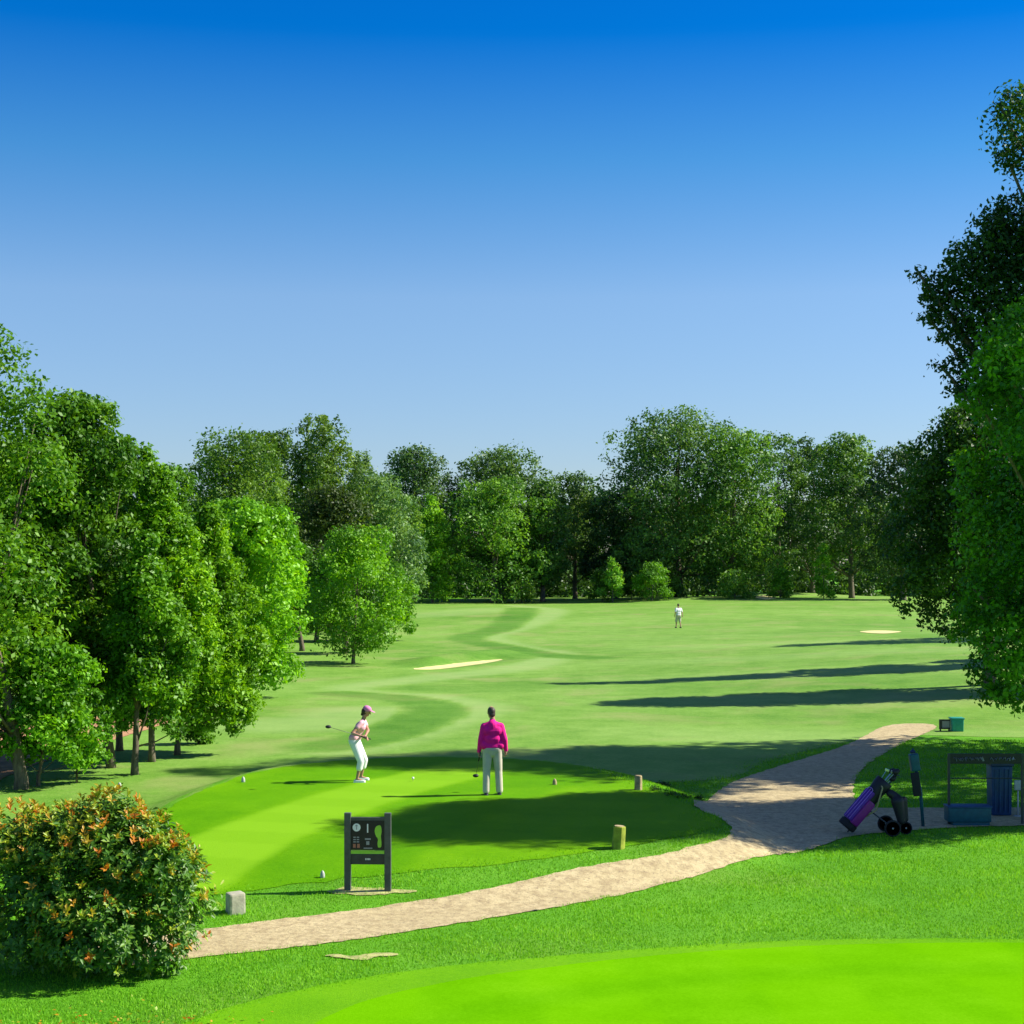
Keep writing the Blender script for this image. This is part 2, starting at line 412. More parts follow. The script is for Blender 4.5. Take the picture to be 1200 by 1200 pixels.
COLL = catmull(W([(100, 1260), (230, 1195), (330, 1165), (480, 1138), (640, 1122), (820, 1108), (1000, 1101), (1220, 1101), (1500, 1104), (1700, 1200), (1500, 1600), (600, 1900), (50, 1400)]), 6)
sheet('green_collar', COLL, .2, .2, .008, M['collar'], jit=.04, seed=4)
GRN = catmull(W([(280, 1270), (390, 1190), (500, 1157), (650, 1134), (820, 1117), (1000, 1108), (1220, 1106), (1500, 1110), (1680, 1200), (1490, 1590), (600, 1850), (200, 1400)]), 6)
gl = catmull(W([(330, 1215), (520, 1160), (760, 1128), (1000, 1115), (1300, 1114)]), 6, False)
sheet('putting_green', GRN, .2, .2, .018, M['green'], lambda x, y: np.clip(.5 - .35 * (1 - sstep(.0, .5, np.abs(polyd(x, y, gl) - 1.0))) + .25 * np.sign(np.sin(x * 2.4 + y * .3)) * .3, 0, 1), jit=.02, seed=5)
def bk_dip(x, y, s): return .02 * np.sin(x * 3) * .5
sheet('bunker', BK1, .3, .3, .02, M['sand'], jit=.08, seed=6)
sheet('bunker', BK2, .3, .4, .03, M['sand'], jit=.08, seed=7)
sheet('bunker', catmull(W([(878, 703.4), (893, 701), (907, 702), (910, 704.5), (895, 705.5)], .4), 5), .6, .8, .05, M['sand'], jit=.2, seed=8)
PATCH = catmull(PA([(385, 1046), (405, 1041), (440, 1042), (480, 1043), (486, 1046), (445, 1049), (410, 1049)]), 5)
sheet('bare_patch', PATCH, .05, .05, .012, M['earth'], jit=.07, seed=9)
PATCH2 = catmull(W([(382, 1121), (396, 1119), (414, 1121.5), (432, 1118.5), (450, 1117.5), (467, 1118.5), (460, 1121), (441, 1122), (428, 1126), (404, 1124)]), 5)
sheet('bare_patch', PATCH2, .05, .05, .014, M['earth'], jit=.03, seed=10)
sheet('bare_earth', catmull(W([(-60, 935), (20, 905), (60, 890), (150, 862), (200, 845), (150, 838), (20, 850), (-100, 880)]), 5), .3, .3, .02, M['clay'], jit=.1, seed=12)

# grass blades in the rough nearest the camera
def blades():
    n = 520000; r = np.random.default_rng(2)
    u = r.random(n); y = 14.0 * (46.0 / 14.0) ** (u ** .92)                       # denser towards the camera
    x = (r.random(n) * 2 - 1) * .36 * y
    keep = (sdf(x, y, catmull(W([(100, 1260), (230, 1195), (330, 1165), (480, 1138), (640, 1122), (820, 1108), (1000, 1101), (1220, 1101), (1500, 1104), (1700, 1200), (1500, 1600), (600, 1900), (50, 1400)]), 4)) > -np.abs(r.normal(0, .10, n)))
    x, y = x[keep], y[keep]
    keep = (sdf(x, y, PATH) > -np.abs(r.normal(0, .05, len(x)))); x, y = x[keep], y[keep]
    keep = (sdf(x, y, TEES) > -np.abs(r.normal(.0, .22, len(x)))) & (sdf(x, y, PATCH2) > -np.abs(r.normal(0, .12, len(x)))) & ((sdf(x, y, FAIR) > r.normal(0, .25, len(x))) | ((sdf(x, y, TEE) < .5) & (y < 27.5))) & (sdf(x, y, PATCH) > -np.abs(r.normal(0, .12, len(x)))); x, y = x[keep], y[keep]
    n = len(x); z = height(x, y)
    cl = np.sin(x * 2.1 + np.sin(y * 1.7)) * np.sin(y * 2.6 + np.sin(x * 1.3))
    h = (.018 + .020 * r.random(n) + .012 * cl) * (1 + (y - 14) * .02); w = .004 + .003 * (y / 18); az = r.random(n) * 6.283
    lean = .45 * h * r.normal(0, 1, n); la = r.random(n) * 6.283
    B = np.stack([x, y, z - .003], 1); dx = np.stack([np.cos(az) * w, np.sin(az) * w, 0 * w], 1)
    T = B + np.stack([np.cos(la) * lean, np.sin(la) * lean, h], 1)
    V = np.empty((n * 3, 3)); V[0::3] = B - dx; V[1::3] = B + dx; V[2::3] = T
    var = np.clip(.5 + .22 * cl + .2 * r.normal(0, 1, n), 0, 1)
    me = np_mesh('rough_grass', V, np.arange(n * 3).reshape(-1, 3), 3, var)
    tag(link_mesh('rough_grass', me, M['blade']), 'short rough grass beside the gravel path', 'grass', kind='stuff')
blades()

# ------------------------------------------------------------------ trees
def unit(a): return a / (np.linalg.norm(a, axis=1, keepdims=True) + 1e-9)
def env_radius(shape, t):
    t = np.asarray(t, float)
    if shape == 'oak': return np.sqrt(np.clip(1 - ((t - .42) / .60) ** 2, .03, 1))
    if shape == 'column': return np.clip(np.where(t < .35, .62 + 1.09 * t, 1 - np.clip((t - .35) / .66, 0, 1) ** 1.35), .05, 1)
    if shape == 'poplar': return np.clip(.75 + .25 * np.sin(t * 3) - .6 * t ** 4, .15, 1)
    if shape == 'cone': return np.clip(1 - t ** 1.3, .06, 1)
    if shape == 'bush': return np.sqrt(np.clip(1 - (t * .98) ** 2.2, .03, 1))
    return np.ones_like(t)
def leaf_quads(P, Nn, size, r, asp=.55):
    n = len(P); t = unit(np.cross(Nn, r.normal(0, 1, (n, 3)))); b = np.cross(Nn, t)
    s = size * (.65 + .7 * r.random((n, 1)))
    V = np.empty((n * 4, 3)); V[0::4] = P - t * s * .5; V[1::4] = P + b * s * .5 * asp + Nn * s * .08; V[2::4] = P + t * s * .5; V[3::4] = P - b * s * .5 * asp + Nn * s * .08
    return V
def crown_data(r, shape, cen, z0, z1, rx, ry, n, leaf, nl, lobes=None, droop=.0, lr=(.20, .36), sprig=.14):
    """leaf centres gathered in sprigs on the outside of overlapping boughs"""
    if lobes is None:
        t = (np.arange(nl) + r.random(nl)) / nl; t = .06 + .90 * t; e = env_radius(shape, t)
        rr = lr[0] + (lr[1] - lr[0]) * r.random(nl)
        if shape in ('column', 'poplar', 'cone'): rr = rr * (.30 + .70 * e)
        a = np.arange(nl) * 2.399 + r.random(nl) * .9
        ragg = .80 + .42 * r.random(nl)
        k = np.clip(e - rr * .72, 0, 1) * ragg; inner = r.random(nl) < .22
        k = np.where(inner, k * .35, k); rr = np.where(inner, rr * 1.4, rr * (.75 + .5 * r.random(nl)))
        c = np.stack([cen[0] + rx * k * np.cos(a), cen[1] + ry * k * np.sin(a), z0 + (z1 - z0) * (t + r.normal(0, .02, nl))], 1)
        zr = {'oak': .8, 'column': 1.25, 'poplar': 2.2, 'cone': .9, 'bush': .7}.get(shape, 1)
        rad = np.stack([rx * rr, ry * rr, .5 * (rx + ry) * rr * zr], 1)
        c[:, 2] = np.clip(c[:, 2], z0 + rad[:, 2] * .5, np.maximum(z1 - rad[:, 2] * (.45 + .6 * r.random(nl)), z0 + rad[:, 2] * .5))
    else:
        c = np.array([l[:3] for l in lobes], float); rad = np.array([(l[3], l[3], l[3] * (l[4] if len(l) > 4 else .8)) for l in lobes], float)
    w = rad[:, 0] * rad[:, 2]; w = w / w.sum()
    per = 11; ns = max(4, n // per); li = r.choice(len(c), ns, p=w)
    d = unit(r.normal(0, 1, (ns, 3)) + np.array([0, 0, .22])); rr = .62 + .48 * r.random(ns) ** .7
    S = c[li] + d * rad[li] * rr[:, None]
    S[:, 2] -= droop * np.abs(d[:, 2] < .2) * rad[li, 2] * .3
    si = np.repeat(np.arange(ns), per); m = len(si)
    sd = np.clip(sprig * rad[li[si], 0], leaf * .7, leaf * 3.0)
    P = S[si] + r.normal(0, 1, (m, 3)) * sd[:, None] * np.array([1, 1, .7])
    Nn = unit(r.normal(0, 1, (m, 3)) + d[si] * .9 + np.array([0, 0, .45]))
    V = leaf_quads(P, Nn, leaf, r)
    sv = r.random(ns); lv = r.random(len(c))
    var = np.clip(.10 + .30 * sv[si] + .38 * lv[li[si]] + .26 * r.random(m), 0, 1)
    return V, np.arange(m * 4).reshape(-1, 4), var, c, rad
def tree(name, label, cat, base, top, cen, z0, rx, ry=None, shape='oak', leaf=.14, n=20000, nl=20, tint=(1, 1, 1), trunk=.16, seed=1, lobes=None, group=None, droop=0, lr=(.22, .36), lean=0, sprig=.14, bk='bark', limbs=12):
    r = np.random.default_rng(seed); base = Vector(base); rx = rx * (1.2 if base.y > 140 else 1.12); ry = ry or rx; base = Vector(base); nl = int(nl * (2.1 if base.y < 60 else 1.8))
    root = empty(name, base); tag(root, label, cat, group)
    H = top - base.z
    lo = None if lobes is None else [(l[0] - base.x, l[1] - base.y, l[2] - base.z, *l[3:]) for l in lobes]
    c2 = (cen[0] - base.x, cen[1] - base.y)
    n = int(n * 1.5); leaf = leaf * .78; trunk = trunk * (.72 if base.y < 60 and base.x < 0 else .9)
    V, Fc, var, C, rad = crown_data(r, shape, c2, z0 - base.z, H, rx, ry, n, leaf, nl, lo, droop, lr, sprig)
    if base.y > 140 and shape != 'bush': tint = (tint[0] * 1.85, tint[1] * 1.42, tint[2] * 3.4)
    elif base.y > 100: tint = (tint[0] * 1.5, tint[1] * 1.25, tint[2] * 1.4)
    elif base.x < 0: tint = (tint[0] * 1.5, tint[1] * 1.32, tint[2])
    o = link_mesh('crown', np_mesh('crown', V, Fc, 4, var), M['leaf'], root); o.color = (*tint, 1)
    if trunk > 0:
        mb = MB(); zt = (z0 - base.z) + (H - z0 + base.z) * .72; k = 7; pts = []; rs = []
        for i in range(k):
            f = i / (k - 1)
            pts.append((c2[0] * f ** 1.4 + r.normal(0, .04) * (i > 0) * trunk * 4, c2[1] * f ** 1.4 + r.normal(0, .04) * (i > 0) * trunk * 4, -.12 + (zt + .12) * f)); rs.append(trunk * (1.35 if i == 0 else 1 - .72 * f))
        pts.insert(1, (pts[0][0] * .9, pts[0][1], .25)); rs.insert(1, trunk * 1.02)
        mb.tube(pts, rs, 9)
        for j in r.permutation(len(C))[:limbs]:
            f = min(.92, max(.28, (C[j][2] / max(zt, .1)) * .62)); q = f * (k - 1); i = int(q); a = Vector(pts[1 + i]) if i + 1 < len(pts) else Vector(pts[-1])
            b = Vector(C[j]); mid = (a + b) / 2 + Vector((0, 0, -.06 * (b - a).length))
            rl = trunk * .36 * (1 - .5 * f); ext = (b - mid).normalized() * min((b - mid).length * .3, rad[j][0] * .45); mb.tube([a, mid, b, b + ext], [rl, rl * .7, rl * .42, rl * .15], 6)
        mb.build('trunk', M[bk], root, True)
    return root
def ptree(name, label, cat, bp, lx, rx, ty, cby, d=None, **k):
    """tree whose foot stands on the ground seen at pixel bp; crown spans lx..rx, top ty, crown bottom cby at that distance"""
    if d is None: base = at(*bp)
    else: x = xat(bp[0], d); base = Vector((x, d, hz(x, d)))
    Yd = base.y; cx = xat((lx + rx) / 2, Yd); w = (rx - lx) / 2 / F * Yd
    return tree(name, label, cat, base, zat(ty, Yd), (cx, Yd + k.pop('dy', 0)), zat(cby, Yd), w, **k)

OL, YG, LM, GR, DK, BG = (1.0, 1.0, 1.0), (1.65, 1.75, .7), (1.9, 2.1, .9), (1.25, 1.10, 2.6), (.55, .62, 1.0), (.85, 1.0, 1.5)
G1 = 'trees along the left side of the fairway'
ptree('broadleaf_tree', 'tall dark green tree cut by the left edge, its thick trunk behind the orange-tipped bush', 'tree', (25, 925), -230, 62, 380, 880, leaf=.17, n=42000, nl=34, tint=(1.1, 1.25, .9), trunk=.2, seed=1, group=G1)
ptree('broadleaf_tree', 'mid green tree with round bushy top, pale straight trunk left of the forked one', 'tree', (130, 900), 14, 158, 462, 850, leaf=.17, n=36000, nl=30, tint=(.80, .98, .9), trunk=.15, seed=2, group=G1)
ptree('broadleaf_tree', 'dark green tree filling the gap low behind the tall left edge tree', 'tree', (-40, 893), -170, 70, 520, 800, leaf=.19, n=26000, nl=22, tint=(.8, .95, 1), trunk=.17, seed=3, group=G1)
ptree('broadleaf_tree', 'dark tree whose rounded shoulder shows right of the bushy top', 'tree', (140, 880), 92, 186, 508, 800, leaf=.18, n=24000, nl=22, tint=(1.1, 1.3, .8), trunk=.13, seed=4, group=G1)
ptree('young_tree', 'low young tree with pale thin trunk and leafy skirt behind the bush', 'tree', (45, 922), 15, 108, 755, 897, leaf=.15, n=11000, nl=14, tint=(1.3, 1.6, .9), trunk=.06, seed=5, group=G1)
ptree('sapling', 'slim leaning sapling with a bent bare stem left of the pale trunk', 'sapling', (90, 918), 62, 122, 800, 893, leaf=.13, n=3800, nl=8, tint=(1.1, 1.4, .9), trunk=.035, seed=6, group=G1)
ptree('forked_tree', 'narrow tree with a dark forked trunk close to the edge of the mown strip', 'tree', (158, 908), 122, 218, 610, 868, leaf=.15, n=20000, nl=18, shape='column', tint=(1.0, 1.25, .8), trunk=.12, seed=7, group=G1)
ptree('silver_leaved_tree', 'small silver grey tree wedged between the green crowns', 'tree', (122, 885), 108, 156, 712, 815, leaf=.15, n=5000, nl=9, tint=(1.9, 1.5, 6), trunk=.06, seed=8, group=G1)
ptree('hornbeam', 'bright yellow green hornbeam with upswept top and short pale trunk', 'tree', (178, 893), 136, 244, 535, 852, leaf=.15, n=34000, nl=30, shape='column', tint=YG, trunk=.12, seed=9, group=G1, lr=(.2, .32))
ptree('hornbeam', 'egg shaped green hornbeam with a straight bare trunk, right of the pale trunked one', 'tree', (208, 885), 190, 302, 590, 858, leaf=.15, n=36000, nl=30, shape='column', tint=(1.5, 1.6, .7), trunk=.11, seed=10, group=G1, lr=(.2, .32))
ptree('ivy_shrub', 'small dark shrub of leaves touching the ground right of the straight bare trunk', 'shrub', (233, 872), 221, 250, 820, 871, leaf=.14, n=2600, nl=6, shape='bush', tint=(.9, 1.1, .9), trunk=.05, seed=11)
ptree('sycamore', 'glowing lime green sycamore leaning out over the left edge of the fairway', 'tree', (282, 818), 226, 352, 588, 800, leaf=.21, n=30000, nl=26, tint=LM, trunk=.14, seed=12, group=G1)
ptree('hornbeam', 'tall oval hornbeam with lit pale trunk just beyond the lime green sycamore', 'tree', (354, 763), 284, 360, 583, 742, leaf=.22, n=17000, nl=20, shape='column', tint=(1.1, 1.3, .8), trunk=.16, seed=13, group=G1)
ptree('sycamore', 'yellow green open crowned tree on a thin dark trunk standing out on the fairway side', 'tree', (414, 778), 368, 474, 622, 760, leaf=.22, n=11500, nl=13, tint=(1.45, 1.65, .9), trunk=.1, seed=141, group=G1, lr=(.2, .38), sprig=.2)
ptree('broadleaf_tree', 'dark tree on a thick trunk directly behind the open crowned yellow green one', 'tree', (405, 766), 358, 440, 640, 742, leaf=.24, n=9000, nl=14, tint=(.8, 1, .9), trunk=.2, seed=15, group=G1)
ptree('broadleaf_tree', 'small tree with a slanting dark trunk in the shade behind the thick trunk', 'tree', (371, 752), 350, 412, 650, 738, leaf=.26, n=7000, nl=12, tint=(.7, .8, 1), trunk=.17, seed=16, group=G1)
ptree('broadleaf_tree', 'low tree with short trunk at the outer edge of the left tree line', 'tree', (435, 751), 415, 482, 655, 738, leaf=.26, n=7500, nl=12, tint=(1.2, 1.5, .9), trunk=.12, seed=17, group=G1)
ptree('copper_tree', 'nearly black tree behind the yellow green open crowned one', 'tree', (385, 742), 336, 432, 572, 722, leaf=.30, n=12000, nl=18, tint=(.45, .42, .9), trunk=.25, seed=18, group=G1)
ptree('willow', 'grey green feathery tree at the right end of the left tree line', 'tree', (447, 724), 392, 490, 556, 712, leaf=.34, n=13000, nl=22, tint=(1.1, 1.15, 2.4), trunk=.25, seed=19, group=G1)
ptree('poplar', 'silver grey poplar with spiky upright top, highest of the left background', 'tree', (377, 728), 330, 424, 486, 700, leaf=.34, n=15000, nl=30, shape='poplar', tint=(1.2, 1.1, 2.2), trunk=.3, seed=20, group=G1, lr=(.16, .26))
ptree('poplar', 'shorter grey poplar on the right shoulder of the spiky one', 'tree', (412, 722), 395, 446, 528, 700, leaf=.34, n=8000, nl=18, shape='poplar', tint=(1.2, 1.15, 2.2), trunk=.25, seed=21, group=G1, lr=(.2, .32))
ptree('oak', 'wide domed oak with a stray twig at its upper left, behind the lime sycamore', 'tree', (268, 735), 208, 340, 512, 700, leaf=.34, n=17000, nl=26, tint=(1.15, 1.15, 1.8), trunk=.3, seed=22, group=G1)
ptree('oak', 'dark flat topped oak left of the spiky poplar', 'tree', (318, 726), 272, 356, 500, 690, leaf=.36, n=12000, nl=20, tint=(.85, .9, 1.3), trunk=.3, seed=23, group=G1)
ptree('broadleaf_tree', 'green tree showing between the upswept hornbeam and the domed oak', 'tree', (205, 760), 160, 232, 546, 720, leaf=.28, n=11000, nl=18, tint=(1.0, 1.15, 1.3), trunk=.25, seed=24, group=G1)
ptree('broadleaf_tree', 'shaded tree behind the middle of the left tree line', 'tree', (255, 752), 195, 320, 600, 735, leaf=.30, n=11000, nl=18, tint=(.7, .85, .9), trunk=.25, seed=25, group=G1)

G2 = 'trees closing the far end of the fairway'
fk = dict(group=G2)
ptree('oak', 'dark oak with a small pointed crown, first of the middle background group', 'tree', (484, 705), 438, 536, 526, 690, d=196, leaf=.48, n=13000, nl=24, tint=(.62, .72, 1.25), trunk=.4, seed=30, **fk)
ptree('hornbeam', 'bright green narrow cone shaped tree reaching the grass in the middle background', 'tree', (507, 706.5), 481, 531, 580, 704, leaf=.40, n=9000, nl=22, shape='column', tint=(1.5, 1.8, .6), trunk=.2, seed=31, **fk)
ptree('broadleaf_tree', 'mid green tree directly left of the narrow cone shaped tree', 'tree', (468, 708), 440, 496, 575, 700, leaf=.42, n=8000, nl=16, tint=(1.1, 1.2, 1.2), trunk=.3, seed=32, **fk)
ptree('oak', 'tall dark oak with the highest rounded top of the middle background', 'tree', (590, 704), 528, 644, 533, 692, d=198, leaf=.48, n=15000, nl=28, tint=(.68, .78, 1.15), trunk=.45, seed=33, **fk)
ptree('oak', 'wide green oak in front of the highest middle one, lit on its right flank', 'tree', (578, 704), 522, 634, 562, 694, d=188, leaf=.46, n=14000, nl=26, tint=(1.0, 1.25, .8), trunk=.4, seed=34, **fk)
ptree('broadleaf_tree', 'dark tree stepping down on the right of the wide lit oak', 'tree', (636, 704), 606, 664, 570, 690, d=192, leaf=.46, n=8000, nl=16, tint=(.75, .9, 1.2), trunk=.35, seed=35, **fk)
ptree('broadleaf_tree', 'grey green tree just left of the dip in the skyline', 'tree', (674, 703), 640, 706, 558, 680, d=204, leaf=.48, n=9000, nl=18, tint=(.95, 1.0, 1.8), trunk=.35, seed=36, **fk)
ptree('oak', 'bluish dark tree in the dip left of the massive oak', 'tree', (722, 703), 690, 765, 574, 688, d=200, leaf=.48, n=10000, nl=18, tint=(.48, .58, 1.2), trunk=.4, seed=37, **fk)
ptree('oak', 'massive tall oak, highest tree of the right background', 'tree', (796, 702), 714, 872, 487, 690, d=196, leaf=.50, n=24000, nl=44, tint=(.72, .85, 1.15), trunk=.6, seed=38, lr=(.2, .34), **fk)
ptree('oak', 'green tree joined to the right side of the massive oak', 'tree', (858, 702), 812, 908, 503, 688, d=192, leaf=.48, n=14000, nl=28, tint=(.95, 1.15, 1.0), trunk=.45, seed=39, lr=(.24, .38), **fk)
ptree('ash_tree', 'thin crowned tree with sky showing through near its top', 'tree', (914, 702), 876, 948, 503, 680, d=202, leaf=.48, n=7500, nl=22, tint=(.75, .9, 1.3), trunk=.35, seed=40, lr=(.22, .34), **fk)
ptree('ash_tree', 'dark narrow tree between the two thin topped trees on the right', 'tree', (952, 702), 922, 986, 514, 684, d=206, leaf=.48, n=7500, nl=20, tint=(.5, .6, 1.1), trunk=.35, seed=41, lr=(.22, .34), **fk)
ptree('ash_tree', 'tall green tree with visible pale stems under its crown, right background', 'tree', (998, 702), 950, 1034, 508, 668, d=196, leaf=.48, n=11500, nl=24, tint=(.85, 1.0, 1.25), trunk=.4, seed=42, lr=(.24, .36), **fk)
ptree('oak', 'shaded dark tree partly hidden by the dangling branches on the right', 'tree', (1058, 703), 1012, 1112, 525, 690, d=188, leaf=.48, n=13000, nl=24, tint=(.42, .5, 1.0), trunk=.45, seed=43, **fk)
ptree('sapling', 'bright light green sapling in front of the dip in the far trees', 'sapling', (718, 701.5), 705, 730, 650, 697, d=184, leaf=.34, n=1700, nl=10, shape='cone', tint=(1.9, 2.2, 1.4), trunk=.08, seed=44)
ptree('round_shrub', 'bright green round shrub right of the light green sapling', 'shrub', (764, 700), 746, 785, 660, 700, d=184, leaf=.36, n=3000, nl=10, shape='bush', tint=(1.3, 1.6, 1.2), trunk=.07, seed=45)
for i, (l, r_, t, ti, lb) in enumerate([(690, 722, 668, (.9, 1, 1.6), 'grey green shrub left of the light green sapling'), (728, 752, 672, (.7, .85, 1.2), 'dark shrub between sapling and bright round shrub'),
        (780, 800, 678, (1.2, 1.2, 2.6), 'pale leaved shrub at the foot of the massive oak on its left'), (842, 880, 668, (1.2, 1.35, 2.0), 'pale grey green shrub under the green tree beside the massive oak'),
        (905, 925, 664, (1.3, 1.6, 1.2), 'light green shrub under the thin crowned tree'), (955, 975, 638, (1.9, 2.2, 1.4), 'yellow green bush glowing between dark trunks'),
        (595, 628, 683, (1.3, 1.35, 2.0), 'low pale shrub in front of the wide lit oak')]):
    ptree('shrub', lb, 'shrub', ((l + r_) / 2, 701), l, r_, t, 702, d=186 + 2 * (i % 3), leaf=.38, n=1500, nl=8, shape='bush', tint=ti, trunk=.05, seed=60 + i, group='shrubs at the far end of the fairway')

# right hand trees, near
def px_lobes(L): return [(xat(a, d), d, zat(b, d), rr, q) for a, b, d, rr, q in L]
Lm = []
r_ = np.random.default_rng(77)
for i in range(44):
    t = (i + .5) / 44; e = env_radius('oak', t * .96); a = i * 2.399
    rr = .85 + .45 * r_.random(); k = max(e * 3.55 - rr * .8, 0) * (.75 + .25 * r_.random())
    Lm.append((12.75 + k * math.cos(a), 33.4 - 2.6 * t + k * math.sin(a) * (.75 + .2 * t), 2.9 + (11.6 - 2.9) * t, rr, .9))
Lm += px_lobes([(1188, 402, 30, .62, .8), (1210, 385, 30.4, .7, .8), (1163, 440, 30, .5, .8), (1192, 458, 29.6, .6, .8), (1175, 425, 29.4, .45, .8), (1150, 475, 30.4, .4, .8), (1205, 505, 29.5, .6, .8), (1150, 700, 32.5, .55, 1), (1140, 730, 33, .45, 1.1), (1165, 790, 33, .5, 1.2), (1190, 800, 32.6, .5, 1.2), (1160, 640, 33, .7, 1), (1136, 545, 33.5, .35, 1), (1150, 590, 33.5, .6, 1), (1185, 765, 31.8, .6, 1.1), (1200, 420, 33, .6, 1), (1178, 470, 33, .6, 1)])
tree('lime_tree', 'dense near tree on the right whose low skirt hangs above the gravel path', 'tree', (12.9, 33.6, 0), 12.9, (12.8, 33.4), 2.4, 3.6, lobes=Lm, leaf=.15, n=100000, tint=(1.3, 1.7, .6), trunk=.24, seed=50, limbs=20)
Lo = []
for i in range(26):
    t = (i + .5) / 26; e = env_radius('oak', t * .95); a = i * 2.399 + 1; rr = .9 + .5 * r_.random(); k = max(e * 3.9 - rr * .8, 0) * (.8 + .2 * r_.random())
    Lo.append((16.6 + k * math.cos(a) + .5, 42.4 + k * math.sin(a) * 1.2, 9.3 + (17.6 - 9.3) * t, rr * .85, .8))
Lo += px_lobes([(1200, 150, 42, .8, .8), (1180, 185, 42, .30, .8), (1192, 118, 42.3, .42, .9), (1172, 125, 42, .16, .8), (1215, 180, 42, .7, .8),
    (1190, 270, 42, .75, .7), (1162, 262, 42, .42, .7), (1158, 300, 42, .72, .8), (1175, 330, 42, .9, .8), (1135, 335, 42, .6, .7), (1105, 335, 41.8, .42, .7), (1078, 322, 41.6, .26, .7), (1092, 348, 41.6, .3, .6), (1120, 318, 41.6, .45, .6), (1170, 245, 42, .3, .7), (1182, 240, 42, .3, .7), (1112, 365, 42, .5, .7),
    (1145, 375, 42, .75, .7), (1090, 375, 42, .24, .8), (1105, 432, 42, .32, .7), (1100, 395, 41.8, .2, .7), (1140, 425, 42, .5, .7), (1165, 405, 42.4, .7, .8), (1210, 330, 42, 1.0, .8), (1225, 260, 42, .9, .8), (1190, 375, 42, .8, .8), (1130, 300, 42.5, .4, .8), (1150, 450, 42, .5, .8), (1122, 455, 42, .3, .8), (1125, 395, 42, .45, .8), (1160, 355, 41.5, .8, .9), (1185, 300, 43, .9, .9), (1095, 350, 42, .3, .8), (1170, 290, 42, .6, .8)])
tree('oak', 'tall dark oak at the right edge, its ragged branches reaching into the blue sky', 'tree', (17.0, 43.0, 0), 18.2, (16.6, 42.8), 9.0, 4.6, lobes=Lo, leaf=.17, n=46000, tint=(.42, .58, .8), trunk=.36, seed=51, limbs=34, sprig=.3)
Lr = []
for i in range(30):
    t = (i + .5) / 30; e = env_radius('oak', .08 + t * .9); a = i * 2.399 + 2; rr = .75 + .5 * r_.random(); k = max(e * 3.5 - rr * .8, 0) * (.8 + .2 * r_.random())
    Lr.append((xat(1140, 61) + k * math.cos(a), 59.8 + k * math.sin(a) * .6, 3.0 + 7.4 * t, rr, .85))
tree('oak', 'dark oak beyond the path with lit leaf tips, half hidden by near right tree', 'tree', (xat(1160, 61.5), 61.5, hz(17, 61)), 10.8, (xat(1140, 61), 61), 2.6, 3.5, lobes=Lr, leaf=.22, n=30000, tint=(.62, .75, .8), trunk=.28, seed=52, limbs=14)
G3 = 'trees beyond the right edge of the photo'
def rtree(x, y, H, r0, z0, seed, label, shape='oak', n=12000, leaf=.4):
    tree('broadleaf_tree', label, 'tree', (x, y, hz(x, y)), H, (x, y), z0, r0, shape=shape, leaf=leaf, n=n, nl=26, tint=(.8, .9, 1), trunk=.3, seed=seed, group=G3)
rtree(27.5, 71.6, 21.5, 3.3, 1.5, 53, 'tall unseen tree whose long shadow reaches furthest across the fairway', 'cone', 16000)
rtree(37.5, 93.0, 19.0, 6.0, 1.5, 54, 'unseen tree whose shadow is the farthest of the fairway shadows', 'cone')
rtree(26.0, 60.0, 14.6, 2.2, 1.5, 55, 'unseen tree casting the nearest of the long fairway shadows', 'cone')
rtree(23.0, 42.4, 20.0, 4.4, 3, 56, 'tall unseen tree behind the dark oak shading the path', 'oak', 30000)
rtree(21.5, 34.9, 12.0, 3.2, 2, 57, 'unseen tree behind the near right tree shading bag and stand', 'oak', 16000, .3)

# woods and undergrowth far behind, too dense to count
def wood(name, label, pts, leaf, n, hlo, hhi, rad, tint, seed, dense=3):
    r = np.random.default_rng(seed); lob = []
    for (x, y, s) in pts:
        hh = (hlo + (hhi - hlo) * r.random()) * s
        for j in range(dense):
            rr = rad * (.6 + .6 * r.random()); lob.append((x + r.normal(0, rad * .7), y + r.normal(0, rad * .7), max(.3, hh * (j + .55) / dense), rr, 1.0))
    V, Fc, var, C, rd = crown_data(r, 'oak', (0, 0), 0, 1, 1, 1, n, leaf, 1, lob)
    keep = V.reshape(-1, 4, 3)[:, :, 2].min(1) > -.1
    V = V.reshape(-1, 4, 3)[keep].reshape(-1, 3); var = var[keep]
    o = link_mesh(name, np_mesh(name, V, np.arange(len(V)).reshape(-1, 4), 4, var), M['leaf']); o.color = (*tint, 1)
    tag(o, label, 'woodland', kind='stuff')
rw = np.random.default_rng(9)
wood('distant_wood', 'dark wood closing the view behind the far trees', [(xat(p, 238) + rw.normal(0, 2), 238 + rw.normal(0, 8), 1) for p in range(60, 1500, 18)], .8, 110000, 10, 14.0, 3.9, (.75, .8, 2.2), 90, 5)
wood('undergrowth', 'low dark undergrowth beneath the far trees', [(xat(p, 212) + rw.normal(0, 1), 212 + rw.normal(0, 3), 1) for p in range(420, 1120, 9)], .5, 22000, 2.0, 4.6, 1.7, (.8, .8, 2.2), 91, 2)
wood('left_wood', 'deep shaded wood behind the left tree line', [(xat(p, Y_) , Y_, 1) for p, Y_ in [(-260, 70), (-200, 64), (-140, 72), (-80, 66), (-20, 74), (40, 80), (90, 92), (130, 104), (170, 118), (200, 130), (240, 142), (290, 150), (330, 160), (-320, 60), (-380, 55)]], .4, 24000, 7, 9, 2.6, (.5, .62, .9), 92, 5)

